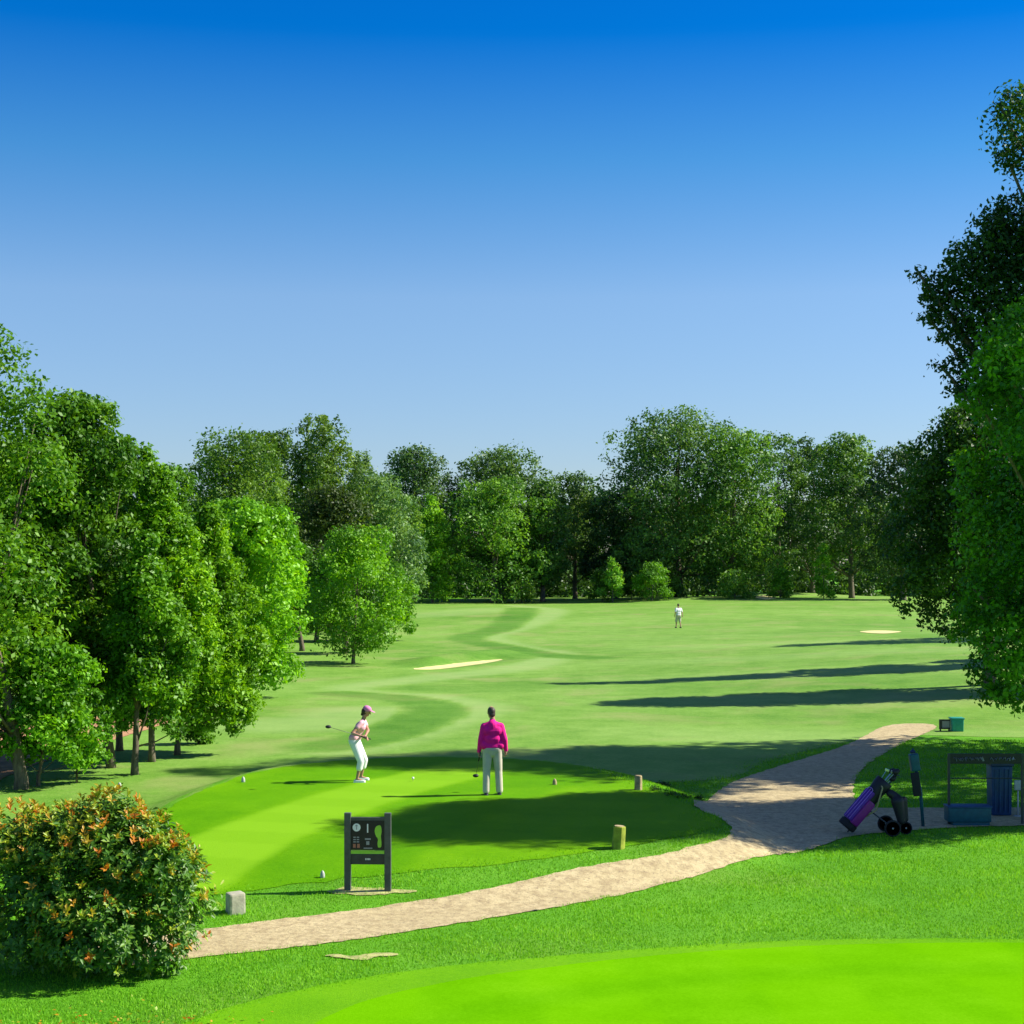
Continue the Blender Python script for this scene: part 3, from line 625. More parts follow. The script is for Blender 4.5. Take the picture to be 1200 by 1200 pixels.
# ------------------------------------------------------------------ the flowering bush on the left
def bush():
    r = np.random.default_rng(31); b0 = at(112, 1163); cx = xat(112, b0.y + .5); cy = b0.y + 1.15
    root = empty('photinia_bush', (cx, cy, 0)); tag(root, 'rounded glossy bush with orange and red young leaves on its tips, lower left corner', 'bush')
    lob = [(.0, .0, 1.0, 1.12, .9), (-.75, .1, 1.10, .92, 1), (-1.35, .1, 1.15, .9, 1), (-.2, -.1, 1.75, .5, .8), (.72, -.05, .85, .62, 1.15), (.15, -.3, 1.55, .62, .8), (-.5, -.2, 1.6, .62, .7), (.08, -.15, 2.02, .33, .75), (-.85, 0, 1.4, .55, .9), (.55, 0, 1.45, .48, 1), (.95, -.2, 1.0, .36, 1.1), (.0, -.6, .7, .75, .8), (-.9, -.3, .6, .65, .8), (.65, -.35, .5, .52, .85)]
    lob += [(r.uniform(-1.3, .95), r.uniform(-.8, .1), r.uniform(.5, 1.9), r.uniform(.18, .34), 1.15) for _ in range(16)]
    lob = [l for l in lob if (l[0] + .1) ** 2 / 1.7 + (l[2] - 1.0) ** 2 / 1.35 < 1.05 or l[3] > .35]
    c = np.array([l[:3] for l in lob]); rad = np.array([(l[3], l[3], l[3] * l[4]) for l in lob])
    w = rad[:, 0] ** 1.6; w /= w.sum(); ns = 3800; li = r.choice(len(c), ns, p=w)
    d = unit(r.normal(0, 1, (ns, 3)) + np.array([0, 0, .1])); S = c[li] + d * rad[li] * (.74 + .32 * r.random(ns) ** .8)[:, None]
    ok = S[:, 2] > .05; S = S[ok]; d = d[ok]; ns = len(S)
    # outermost sprigs carry young orange leaves
    depth = np.max([1 - np.linalg.norm((S - c[k]) / rad[k], axis=1) for k in range(len(c))], axis=0)
    young = (r.random(ns) < np.clip(.30 + .50 * (S[:, 2] - 1.1) + .15 * d[:, 2], .16, .92)) & (depth < .16)
    per = 8; si = np.repeat(np.arange(ns), per); m = len(si); k = np.tile(np.arange(per), ns); az = k * 2.4 + np.repeat(r.random(ns) * 6.3, per)
    ax = unit(d + np.array([0, 0, .9])); e1 = unit(np.cross(ax, r.normal(0, 1, (ns, 3)))); e2 = np.cross(ax, e1)
    el = np.where(young[si], .75, .25) + r.normal(0, .25, m)
    D = (e1[si] * np.cos(az)[:, None] + e2[si] * np.sin(az)[:, None]) * np.cos(el)[:, None] + ax[si] * np.sin(el)[:, None]
    L = np.where(young[si], .085, .095) * (.7 + .5 * r.random(m)); P = S[si] + ax[si] * (r.normal(0, .03, m))[:, None]
    sd = unit(np.cross(D, ax[si] + .3 * r.normal(0, 1, (m, 3)))); nn = np.cross(sd, D)
    V = np.empty((m, 4, 3)); V[:, 0] = P; V[:, 1] = P + D * (L * .55)[:, None] + sd * (L * .22)[:, None] + nn * (L * .06)[:, None]; V[:, 2] = P + D * L[:, None] - nn * (L * .12)[:, None]; V[:, 3] = P + D * (L * .55)[:, None] - sd * (L * .22)[:, None] + nn * (L * .06)[:, None]
    yv = r.random(ns)
    var = np.where(young[si], .60 + .34 * yv[si] ** 1.9 + .06 * r.random(m), .10 + .32 * r.random(m) + .26 * r.random(ns)[si])
    # two faces per leaf along the midrib
    Fc = np.arange(m * 4).reshape(-1, 4); T = np.concatenate([Fc[:, [0, 1, 2]], Fc[:, [0, 2, 3]]]); var2 = np.concatenate([var, var])
    link_mesh('foliage', np_mesh('foliage', V.reshape(-1, 3), T, 3, np.clip(var2, 0, 1)), M['bushleaf'], root)
    mb = MB()
    for j in range(26):
        a = j * 2.4; k = .15 + .5 * r.random(); e = Vector((1.05 * math.cos(a) * k * 1.4, .8 * math.sin(a) * k * 1.3, 1.0 + .7 * r.random()))
        s = Vector((math.cos(a) * .12, math.sin(a) * .12, -.03)); mb.tube([s, (s + e) / 2 + Vector((0, 0, -.1)), e], [.018, .012, .004], 5)
    mb.build('stems', M['bark'], root, True)
bush()
def litter():
    r = np.random.default_rng(8); n = 500; x = r.normal(-4.6, 1.0, n); y = r.normal(17.3, .5, n)
    P = np.stack([x, y, np.full(n, .035)], 1); Nn = unit(r.normal(0, .4, (n, 3)) + np.array([0, 0, 1])); V = leaf_quads(P, Nn, .05, r)
    tag(link_mesh('fallen_leaves', np_mesh('fallen_leaves', V, np.arange(n * 4).reshape(-1, 4), 4, .6 + .4 * r.random(n)), M['bushleaf']), 'scattered orange fallen leaves under the bush', 'leaves', kind='stuff')
litter()
def bank():
    r = np.random.default_rng(12); b = [at(a, q) for a, q in ((765, 926), (785, 932), (800, 935), (818, 938), (776, 921))]; V = []; 
    lob = [(p.x, p.y, p.z + .0, .14, .45) for p in b]
    v, f, var, _, _ = crown_data(r, 'bush', (0, 0), 0, 1, 1, 1, 900, .05, 1, lob)
    o = link_mesh('bank_weeds', np_mesh('bank_weeds', v, f, 4, var), M['leaf']); o.color = (.6, .6, .9, 1); tag(o, 'dark low weeds on the bank right of the far wooden stump', 'weeds', kind='stuff')
bank()

# ------------------------------------------------------------------ lettering
def text_mesh(s, size):
    cu = bpy.data.curves.new('t', 'FONT'); cu.body = s; cu.size = size; cu.extrude = .0015; cu.align_x = 'CENTER'; cu.align_y = 'CENTER'
    o = bpy.data.objects.new('t', cu); COL.objects.link(o); dg = bpy.context.evaluated_depsgraph_get()
    me = bpy.data.meshes.new_from_object(o.evaluated_get(dg)); bpy.data.objects.remove(o)
    me.transform(Matrix.Rotation(R(90), 4, 'X')); return me
# ------------------------------------------------------------------ the tee sign
def tee_sign():
    p = at(431, 1044); s = p.y / F                                       # metres per photo pixel there
    root = empty('hole_sign', p, R(-2)); tag(root, 'black framed golf hole sign with white number 1 standing on a bare patch', 'sign')
    for x in (-23.6, 23.6): MB().box((x * s, 0, 45.5 * s - .05), (7.6 * s, .085, 92 * s + .1), bev=.006).build('post', M['greypost'], root)
    MB().box((0, 0, 84.5 * s), (39.4 * s, .04, 3.6 * s)).build('rail', M['greypost'], root)
    pan = MB().box((0, .0, 65.2 * s), (39.6 * s, .03, 34.6 * s), bev=.003).build('panel', M['panel'], root)
    MB().box((0, -.006, 45.6 * s), (39.4 * s, .05, 3.4 * s)).build('rail', M['limeprint'], root)
    low = MB().box((0, 0, 37.2 * s), (39.6 * s, .035, 12 * s), bev=.003).build('name_board', M['black'], root)
    yf = -.019
    MB().lathe((-13 * s, yf, 74.5 * s), [(0.1 * s, -.002), (4.7 * s, -.002), (4.7 * s, .002), (.1 * s, .002)], 24, 'Y').build('emblem', M['white'], pan)
    m2 = MB(); m2.tube([(-13 * s, yf - .003, 72 * s), (-13 * s, yf - .003, 77.5 * s)], .5 * s, 5); m2.tube([(-14.6 * s, yf - .003, 76 * s), (-13 * s, yf - .003, 77.6 * s), (-11.6 * s, yf - .003, 76 * s)], .4 * s, 5); m2.build('emblem_mark', M['greyprint'], pan)
    me = text_mesh('1', 15 * s); o = link_mesh('number', me, M['white'], pan); o.location = (0, yf, 73 * s)
    g = MB(); rr = random.Random(3)
    for row, (z, c) in enumerate(((63, 'w'), (60.3, 'g'), (57.6, 'g'))):
        for x in (-15.4, -11.4): g.box((x * s, yf, z * s), (2.9 * s, .004, 1.3 * s))
    g.build('distance_rows', M['greyprint'], pan)
    g = MB()
    for x in (-15.6, -10.8):
        g.box((x * s, yf, 53 * s), (3.2 * s, .004, 4.6 * s)); 
    g.build('distance_rows', M['redprint'], pan)
    g = MB(); g.box((.2 * s, yf, 61 * s), (6.8 * s, .004, 1.9 * s)); g.box((.2 * s, yf, 56.3 * s), (3.6 * s, .004, 4.2 * s)); g.box((.4 * s, yf, 50.3 * s), (10.2 * s, .004, 1.2 * s)); g.build('par_lines', M['greyprint'], pan)
    out = [(9.5, 75), (13, 77.2), (15.6, 76), (16.4, 70), (15.6, 64), (16.2, 58), (15.8, 52), (12.4, 51.4), (11.6, 56), (12, 61), (9.6, 65), (8.3, 70)]
    c = catmull(out, 4); n = len(c); V = [(a * s, yf - .002, b * s) for a, b in c] + [(a * s, yf + .002, b * s) for a, b in c]
    MB().add(V, [tuple(range(n)), tuple(range(2 * n - 1, n - 1, -1))] + [(i, i + n, (i + 1) % n + n, (i + 1) % n) for i in range(n)]).build('hole_map', M['limeprint'], pan)
    g = MB(); 
    for k in range(4): g.box(((-2.2 + k * 1.6) * s, yf - .0025, 37.5 * s), (1.0 * s, .004, 2.2 * s))
    g.build('small_lettering', M['white'], low)
tee_sign()

# ------------------------------------------------------------------ stumps, stone, tee markers
def stump(px, py, hpx, wpx, label, mat, tilt=0):
    p = at(px, py); s = p.y / F; root = empty('wooden_stump', p); root.rotation_euler = (0, R(tilt), 0); tag(root, label, 'stump', 'cut log stumps marking the tee')
    rr = random.Random(px); V = []; h = hpx * s; w = wpx * s / 2; n = 16; mb = MB(); prof = [(w * 1.06, -.05), (w, h * .3), (w * .98, h * .7), (w * .95, h * .97), (w * .86, h)]
    mb.lathe((0, 0, 0), prof, n); mb.v = [(x * (1 + .07 * math.sin(3 * math.atan2(y, x) + px)), y * (1 + .05 * math.sin(5 * x / w)), z) for x, y, z in mb.v]
    mb.build('log', M[mat], root)
    MB().lathe((0, 0, h + .002), [(w * .8, 0), (w * .78, .004), (.01, .005)], 16).build('cut_face', M['wood'], root)
stump(748, 926, 17, 9, 'pale cut log stump at the right corner of the tee, by the dark weeds', 'wood')
stump(724, 994, 26, 15, 'mossy yellow green cut log stump near the gravel path', 'moss', 4)
p = at(276, 1070); s = p.y / F
root = empty('stone_block', p, R(28)); tag(root, 'pale square stone block on the grass right of the orange-tipped bush', 'stone block')
mb = MB().box((0, 0, .13), (.24, .24, .33), bev=.03); mb.v = [(x * (1 - .12 * z), y * (1 - .10 * z), z + .03 * x) for x, y, z in mb.v]; mb.build('block', M['stone'], root)
def marker(px, py, h, w, label, mat):
    p = at(px, py); root = empty('tee_marker', p); tag(root, label, 'tee marker', 'small tee markers')
    MB().lathe((0, 0, 0), [(w, -.02), (w * 1.05, h * .3), (w * .9, h * .65), (w * .55, h * .88), (.004, h)], 14).build('cap', M[mat], root, True)
    MB().lathe((0, 0, 0), [(w * .35, -.06), (w * .35, h * .2)], 8).build('spike', M['dmetal'], root)
marker(285, 917, .13, .04, 'small grey tee marker on the left end of the tee', 'marker')
marker(378, 1029, .12, .035, 'small grey tee marker just left of the black hole sign', 'marker')
marker(650, 920, .14, .045, 'small wooden tee marker right of the man in magenta', 'wood')
marker(140, 922, .10, .04, 'tiny pale marker in the tree shadow left of the tee', 'marker')
p = at(484, 916); root = empty('golf_ball', p); tag(root, 'white golf ball on a tee peg between the two golfers', 'golf ball')
MB().ell((0, 0, .075), (.028, .028, .028), 14).build('ball', M['white'], root, True); MB().lathe((0, 0, 0), [(.004, -.02), (.005, .04), (.012, .05)], 8).build('peg', M['wood'], root)

# ------------------------------------------------------------------ people
def fingers(mb, w, d, side, curl, r=.0085):
    """five fingers from wrist w along direction d, palm sideways vector side, curling towards curl"""
    w = Vector(w); d = Vector(d).normalized(); side = Vector(side).normalized(); curl = Vector(curl).normalized()
    k = w + d * .085
    mb.capsule(w, w + d * .03, .024, .028); mb.capsule(w + d * .03 + side * .022, k + side * .03, .02, .016); mb.capsule(w + d * .03 - side * .02, k - side * .03, .02, .016); mb.capsule(w + d * .03, k, .02, .017)
    for i, (o, L) in enumerate(((.033, .062), (.012, .074), (-.010, .070), (-.031, .055))):
        a = k + side * o; b = a + (d * .8 + curl * .45).normalized() * L * .45; c = b + (d * .35 + curl * .9).normalized() * L * .32; e = c + (curl * .9 - d * .3).normalized() * L * .23
        mb.capsule(a, b, r * 1.05, r, 8); mb.capsule(b, c, r, r * .95, 8); mb.capsule(c, e, r * .95, r * .85, 8)
    a = w + d * .025 + side * .03; b = a + (side * .7 + d * .6 + curl * .3).normalized() * .038; c = b + (d * .8 + curl * .6).normalized() * .03
    mb.capsule(a, b, r * 1.3, r * 1.1, 8); mb.capsule(b, c, r * 1.1, r * .9, 8)
def head(mb, c, f, s=1.0):
    """head centre c facing unit vector f"""
    c = Vector(c); f = Vector(f).normalized(); u = Vector((0, 0, 1)); l = u.cross(f).normalized(); rot = Matrix((f, l, f.cross(l))).transposed()
    u = f.cross(l)
    mb.ell(c + u * .02 * s, (.098 * s, .077 * s, .105 * s), 16, rot); mb.ell(c + f * .018 * s - u * .055 * s, (.070 * s, .058 * s, .062 * s), 14, rot)
    mb.capsule(c + f * .092 * s + u * .012 * s, c + f * .112 * s - u * .02 * s, .008 * s, .013 * s, 8)
    mb.capsule(c + f * .082 * s - u * .058 * s + l * .016, c + f * .082 * s - u * .058 * s - l * .016, .008, .008, 8)
    for q in (-1, 1): mb.ell(c + l * q * .079 * s - u * .005, (.018 * s, .010 * s, .032 * s), 8, rot); mb.capsule(c + f * .084 * s + l * q * .015 * s + u * .025 * s, c + f * .078 * s + l * q * .045 * s + u * .028 * s, .009, .008, 8)
    return f, l, u
def eyes(root, c, f, l, u, s=1.0):
    for q in (-1, 1):
        MB().ell(Vector(c) + f * .085 * s + l * q * .031 * s + u * .008 * s, (.011, .011, .008), 8).build('eye', M['hair'], root, True)

def man():
    p = at(577, 932); root = empty('person', p, R(4)); root.scale = (.97, .97, 1.02)
    tag(root, 'person in magenta long sleeved top and stone trousers seen from behind, holding a club', 'person')
    b = MB(); J = lambda *q: Vector(q)
    # facing +Y ; +X is his right
    LA, RA = J(-.13, -.02, .09), J(.15, .03, .09); LK, RK = J(-.12, .01, .50), J(.13, .04, .50); LH, RH = J(-.095, 0, .92), J(.095, 0, .92)
    for A, K, H_ in ((LA, LK, LH), (RA, RK, RH)):
        b.capsule(H_, K, .085, .055); b.capsule(K, A, .052, .035); b.capsule(A, A + J(0, .14, -.045), .035, .028); b.capsule(A, A + J(0, -.03, -.04), .034, .03)
    b.capsule((-.06, 0, .95), (.06, 0, .95), .12, .12); b.capsule((0, 0, .95), (0, -.01, 1.2), .10, .10); b.capsule((-.08, -.01, 1.28), (.08, -.01, 1.28), .115, .115); b.capsule((-.15, -.01, 1.37), (.15, -.01, 1.37), .06, .06)
    b.capsule((0, 0, 1.42), (0, .03, 1.56), .06, .055)
    LS, RS = J(-.175, -.01, 1.365), J(.175, -.01, 1.365); LE, RE = J(-.245, -.03, 1.10), J(.255, -.05, 1.11); LW, RW = J(-.275, .05, .87), J(.285, .03, .89)
    for S, E, Wd in ((LS, LE, LW), (RS, RE, RW)): b.capsule(S, E, .05, .04); b.capsule(E, Wd, .04, .026)
    fingers(b, LW, (-.02, .15, -1), (.15, 1, .15), (1, 0, -.1)); fingers(b, RW, (0, .05, -1), (-.1, 1, 0), (-1, 0, 0))
    hc = (-.02, .045, 1.635); f = Vector((-.35, 1, -.12)).normalized(); f, l, u = head(b, hc, f)
    b.build('body', M['skin'], root, remesh=.008, it=3); eyes(root, hc, f, l, u)
    h = MB(); h.ell(Vector(hc) + u * .026 - f * .012, (.097, .083, .090), 16, Matrix((f, l, u)).transposed()); h.ell(Vector(hc) - f * .045 - u * .03, (.055, .074, .07), 12, Matrix((f, l, u)).transposed()); h.build('hair', M['greyhair'], root, remesh=.008)
    t = MB(); t.capsule((-.07, 0, .97), (.07, 0, .97), .135, .135); t.capsule((0, 0, .97), (0, -.02, 1.38), .13, .12); t.capsule((-.06, -.01, 1.12), (.06, -.01, 1.12), .135, .135); t.capsule((-.09, -.015, 1.28), (.09, -.015, 1.28), .13, .13); t.capsule((-.05, -.02, 1.39), (-.16, -.01, 1.36), .085, .075); t.capsule((.05, -.02, 1.39), (.16, -.01, 1.36), .085, .075); t.capsule((0, -.01, 1.40), (-.0, .015, 1.475), .10, .066)
    for S, E, Wd in ((LS, LE, LW), (RS, RE, RW)): t.capsule(S, E, .075, .06); t.capsule(E, Wd, .06, .045)
    t.capsule((-.15, -.02, 1.0), (.15, -.02, 1.0), .105, .105)
    t.build('top', M['pink'], root, remesh=.011, it=4)
    q = MB(); q.capsule((-.07, 0, .93), (.07, 0, .93), .135, .135); q.capsule((0, -.02, .90), (0, -.02, .86), .12, .10)
    for A, K, H_ in ((LA, LK, LH), (RA, RK, RH)): q.capsule(H_, K, .112, .082); q.capsule(K, A + J(0, 0, .005), .08, .075); q.capsule(K + J(0, -.03, .07), K + J(0, -.03, .0), .05, .045)
    q.build('trousers', M['khaki'], root, remesh=.012, it=4)
    for A in (LA, RA):
        mb = MB(); mb.capsule(A + J(0, -.03, -.045), A + J(0, .16, -.05), .043, .036); mb.box(A + J(0, .06, -.08), (.085, .28, .02), bev=.006); mb.build('shoe', M['darkshoe'], root, remesh=.009)
    # his club, held half way down the shaft
    hnd = root.location + Matrix.Rotation(R(4), 3, 'Z') @ (LW + Vector((.02, .03, -.085))); 
    hd = Vector((xat(557.5, hnd.y + .35), hnd.y + .35, zat(909, hnd.y + .35)))
    ax = (hd - hnd).normalized(); club('driver_club', hnd - ax * .12, hd, 'golf club with large black head hanging from the hand of the person in magenta')
def club(name, grip, hd, label, group=None):
    grip = Vector(grip); hd = Vector(hd); root = empty(name, hd); tag(root, label, 'golf club', group); a = grip - hd; d = a.normalized()
    MB().tube([d * .03, a], .0045, 6).build('shaft', M['dmetal'], root, True); MB().tube([a - d * .26, a], .013, 8).build('grip', M['rubber'], root, True)
    MB().ell((0, 0, 0), (.062, .05, .036), 14).build('head', M['blacknylon'], root, True)
man()

def woman():
    p = at(421, 916); root = empty('person', p); tag(root, 'person in pink cap, pale pink top and white cropped trousers swinging a golf club', 'person')
    J = lambda *q: Vector(q); b = MB()
    RA, LA = J(-.03, -.19, .08), J(.02, .17, .08); RK, LK = J(.05, -.17, .45), J(.10, .14, .45); RH, LH = J(-.10, -.09, .84), J(-.08, .09, .84)
    for A, K, H_ in ((LA, LK, LH), (RA, RK, RH)): b.capsule(H_, K, .088, .052); b.capsule(K, A, .050, .030); b.capsule(A, A + J(.13, 0, -.04), .03, .026); b.capsule(A, A + J(-.03, 0, -.035), .03, .028)
    b.capsule((-.10, -.06, .88), (-.10, .06, .88), .115, .115); b.capsule((-.09, 0, .9), (-.01, 0, 1.1), .105, .10); b.capsule((.03, -.06, 1.18), (.03, .06, 1.18), .10, .10); b.capsule((.07, -.13, 1.28), (.07, .13, 1.28), .05, .05); b.capsule((.07, 0, 1.29), (.12, -.01, 1.42), .048, .045)
    RS, LS = J(.05, -.17, 1.27), J(.09, .17, 1.27); RE = J(-.12, -.28, 1.07); LE = J(.19, -.03, 1.10); RW = J(.10, -.33, 1.00); LW = J(.15, -.26, 1.00)
    b.capsule(RS, RE, .042, .036); b.capsule(RE, RW, .036, .023); b.capsule(LS, LE, .042, .036); b.capsule(LE, LW, .036, .023)
    hd = J(xat(391, p.y) - p.x, -1.02, zat(846, p.y) - p.z); g = J(.21, -.31, .965); ax = (hd - g).normalized()
    fingers(b, RW, (.8, .25, -.3), (-.3, -.2, .6), (.3, .6, -.7), .008); fingers(b, LW, (.5, -.55, -.3), (-.3, 0, .7), (-.4, -.6, -.6), .008)
    hc = J(.155, -.01, 1.505); f, l, u = head(b, hc, (1, -.12, -.42), .93); b.build('body', M['skin'], root, remesh=.008, it=3); eyes(root, hc, f, l, u, .93)
    rot = Matrix((f, l, u)).transposed()
    h = MB(); h.ell(hc - f * .03 - u * .005, (.082, .080, .088), 14, rot); h.capsule(hc - f * .05 - u * .04, hc - f * .06 - u * .09, .05, .035); h.build('hair', M['hair'], root, remesh=.008)
    c = MB(); c.ell(hc + u * .055 - f * .004, (.099, .086, .078), 18, rot); c.build('cap', M['cappink'], root, remesh=.007)
    bb = MB(); bb.ell(hc + f * .115 + u * .055, (.072, .07, .007), 16, rot); bb.build('cap_brim', M['cappink'], root, True)
    t = MB(); t.capsule((-.10, -.06, .93), (-.10, .06, .93), .125, .125); t.capsule((-.07, 0, .96), (-.0, 0, 1.12), .12, .115); t.capsule((.03, -.065, 1.18), (.03, .065, 1.18), .115, .115); t.capsule((.07, -.13, 1.28), (.08, .13, 1.28), .062, .062)
    t.capsule(RS, RS.lerp(RE, .4), .056, .056); t.capsule(LS, LS.lerp(LE, .4), .056, .056); t.build('top', M['palepink'], root, remesh=.01)
    q = MB(); q.capsule((-.10, -.06, .87), (-.10, .06, .87), .13, .13)
    for A, K, H_ in ((LA, LK, LH), (RA, RK, RH)): q.capsule(H_, K, .11, .075); q.capsule(K, K.lerp(A, .38), .075, .07)
    q.build('cropped_trousers', M['whitecloth'], root, remesh=.011)
    for A in (LA, RA):
        mb = MB(); mb.capsule(A + J(-.03, 0, -.04), A + J(.15, 0, -.045), .04, .034); mb.box(A + J(.05, 0, -.07), (.26, .08, .02), bev=.006); mb.build('shoe', M['whiteshoe'], root, remesh=.009)
    club('driver_club', p + g - ax * .08, p + hd, 'golf club swung back by the person in the pink cap, dark head at shoulder height')
woman()

def far_person():
    p = at(795, 736); root = empty('person', p, R(20)); root.scale = (p.y / F * 28.5 / 1.78,) * 3
    tag(root, 'distant person in white top and pale shorts walking up the fairway', 'person'); J = lambda *q: Vector(q); b = MB()
    LA, RA = J(-.11, .14, .09), J(.12, -.16, .10); LK, RK = J(-.11, .12, .5), J(.11, -.02, .5); LH, RH = J(-.09, 0, .92), J(.09, 0, .92)
    for A, K, H_ in ((LA, LK, LH), (RA, RK, RH)): b.capsule(H_, K, .085, .055); b.capsule(K, A, .055, .036); b.capsule(A, A + J(0, .14, -.045), .035, .028)
    b.capsule((-.06, 0, .95), (.06, 0, .95), .12, .12); b.capsule((0, 0, .95), (0, 0, 1.2), .10, .10); b.capsule((-.16, 0, 1.41), (.16, 0, 1.41), .06, .06); b.capsule((0, 0, 1.42), (0, .02, 1.56), .06, .055); b.capsule((-.08, 0, 1.28), (.08, 0, 1.28), .11, .11)
    AR = ((J(-.2, 0, 1.41), J(-.27, -.06, 1.14), J(-.26, .08, .92)), (J(.2, 0, 1.41), J(.28, -.05, 1.14), J(.27, -.12, .92)))
    for S, E, Wd in AR: b.capsule(S, E, .05, .04); b.capsule(E, Wd, .04, .026); fingers(b, Wd, (0, .05, -1), (0, 1, 0), (-1 if Wd.x > 0 else 1, 0, 0), .010)
    hc = (0, .03, 1.66); f, l, u = head(b, hc, (0, 1, -.1)); b.build('body', M['skin'], root, remesh=.012, it=2); eyes(root, hc, f, l, u)
    MB().ell(Vector(hc) + u * .035 - f * .015, (.099, .083, .095), 14, Matrix((f, l, u)).transposed()).build('hair', M['greyhair'], root, True)
    t = MB(); t.capsule((-.07, 0, .98), (.07, 0, .98), .135, .135); t.capsule((-.07, 0, 1.12), (.07, 0, 1.12), .13, .13); t.capsule((-.09, 0, 1.28), (.09, 0, 1.28), .13, .13); t.capsule((-.165, 0, 1.405), (.165, 0, 1.405), .075, .075)
    for S, E, Wd in AR: t.capsule(S, S.lerp(E, .7), .072, .068)
    t.build('top', M['whitecloth'], root, remesh=.014)
    q = MB(); q.capsule((-.07, 0, .92), (.07, 0, .92), .135, .135)
    for A, K, H_ in ((LA, LK, LH), (RA, RK, RH)): q.capsule(H_, K, .11, .095)
    q.build('shorts', M['khaki'], root, remesh=.014)
    for A in (LA, RA): MB().capsule(A + J(0, -.03, -.045), A + J(0, .16, -.05), .045, .038).build('shoe', M['darkshoe'], root, True)
far_person()

# ------------------------------------------------------------------ golf bag on its trolley
def lp(px, py, d): return Vector((xat(px, d), d, zat(py, d)))
def wheel(root, c, r0, w, name='wheel'):
    t = MB(); t.lathe(c, [(r0 * .80, -w / 2), (r0 * .95, -w / 2), (r0, -w * .25), (r0, w * .25), (r0 * .95, w / 2), (r0 * .80, w / 2), (r0 * .80, -w / 2)], 24, 'Y'); o = t.build(name, M['rubber'], root, True)
    q = MB(); q.lathe(c, [(.018, -w * .6), (.018, w * .6)], 10, 'Y')
    for k in range(6): a = k * math.pi / 3; q.tube([c, Vector(c) + Vector((math.cos(a), 0, math.sin(a))) * r0 * .82], .007, 5)
    q.lathe(c, [(r0 * .55, -w * .3), (r0 * .80, -w * .3), (r0 * .80, w * .3), (r0 * .55, w * .3), (r0 * .55, -w * .3)], 20, 'Y'); q.build('rim', M['marker'], o, True)
def bag():
    d = at(1010, 978).y; base = lp(992, 968, d); top = lp(1037, 915, d); gz = hz(base.x, d); base.z = max(base.z, gz + .13)
    ax = (top - base).normalized(); L = (top - base).length
    root = empty('golf_bag', base); tag(root, 'purple and black golf bag lying back on a trolley at the shaded path edge', 'golf bag')
    q = ax.to_track_quat('Z', 'Y').to_matrix(); T = lambda v: q @ Vector(v)
    # find local sideways axes
    body = MB(); body.lathe((0, 0, 0), [(.145, .0), (.155, .05), (.145, L * .4), (.15, L * .8), (.165, L * .9), (.16, L)], 20); body.v = [tuple(T(v)) for v in body.v]; body.build('bag_body', M['blacknylon'], root, True)
    bt = MB(); bt.lathe((0, 0, 0), [(.15, -.03), (.17, -.01), (.17, .09), (.158, .10)], 20); bt.v = [tuple(T(v)) for v in bt.v]; bt.build('bag_base', M['rubber'], root, True)
    up = (Vector((0, -.55, .85)) - ax * ax.dot(Vector((0, -.55, .85)))).normalized(); sd = ax.cross(up)
    def blob(z0, z1, off, w, th, name, mat, u=up):
        v = ax.cross(u); c = ax * (z0 + z1) / 2 + u * off; Mx = Matrix((v, u, ax)).transposed(); MB().box(c, (w, th, z1 - z0), Mx, bev=min(th, w) * .3).build(name, M[mat], root, True)
    blob(.12, L * .72, .15, .20, .09, 'front_pocket', 'purple')
    lo = (Vector((.25, -.95, -.1)) - ax * ax.dot(Vector((.25, -.95, -.1)))).normalized()
    blob(.10, L * .58, .145, .17, .09, 'side_pocket', 'magenta', lo)
    g = MB()
    for s_ in (-.055, 0.0, .055): g.tube([ax * .14 + up * .198 + sd * s_, ax * (L * .74) + up * .198 + sd * s_], .007, 6)
    g.tube([ax * (L * .74) + up * .198 - sd * .055, ax * (L * .76) + up * .198, ax * (L * .74) + up * .198 + sd * .055], .007, 6); g.build('piping', M['lilac'], root, True)
    g = MB(); g.tube([ax * L * .95 + up * .13, ax * L * .8 + up * .12 + Vector((.12, -.1, 0)), ax * L * .45 + Vector((.2, -.14, -.06)), ax * L * .25 + Vector((.1, -.12, -.05))], [.015] * 4, 6, .5); g.build('strap', M['tan'], root, True)
    cl = [(0, 0, .20, 'M'), (.05, .04, .25, 'B'), (-.05, .03, .16, 'M'), (.02, -.06, .12, 'B'), (-.03, -.04, .22, 'B')]
    tags = ['club with black hood, longest in the purple bag', 'club with rounded black cover leaning out of the purple bag', 'short iron club at the left rim of the purple bag', 'club lying low at the front rim of the purple bag', 'club with bulky dark cover in the middle of the purple bag']
    for (a, b_, h, kx), tg in zip(cl, tags):
        o = base + ax * (L - .12) + sd * a + up * b_; e = base + ax * (L + h) + sd * a * 1.8 + up * b_ * 1.6
        rt = empty('golf_club', e); tag(rt, tg, 'golf club', 'clubs in the purple golf bag'); MB().tube([o - e, Vector((0, 0, 0))], .006, 6).build('shaft', M['metal'], rt)
        if kx == 'B': MB().ell((0, 0, 0), (.065, .06, .055), 12).ell((.03, 0, .02), (.05, .05, .045), 10).build('head_cover', M['blacknylon'], rt, remesh=.01)
        else: MB().box((.02, 0, .01), (.08, .025, .05), Matrix.Rotation(R(20), 3, 'Y'), bev=.006).build('head', M['metal'], rt)
    # trolley
    px0 = lp(1045, 975, d); ax0 = Vector((xat(1042, d), d, hz(8, d))); rt = empty('golf_trolley', ax0); tag(rt, 'folding golf trolley with grey wheels carrying the purple bag', 'trolley')
    fr = MB(); B0 = base - ax0; Tt = top - ax0
    low = B0 + Vector((-.02, 0, -.14)); low.z = .08
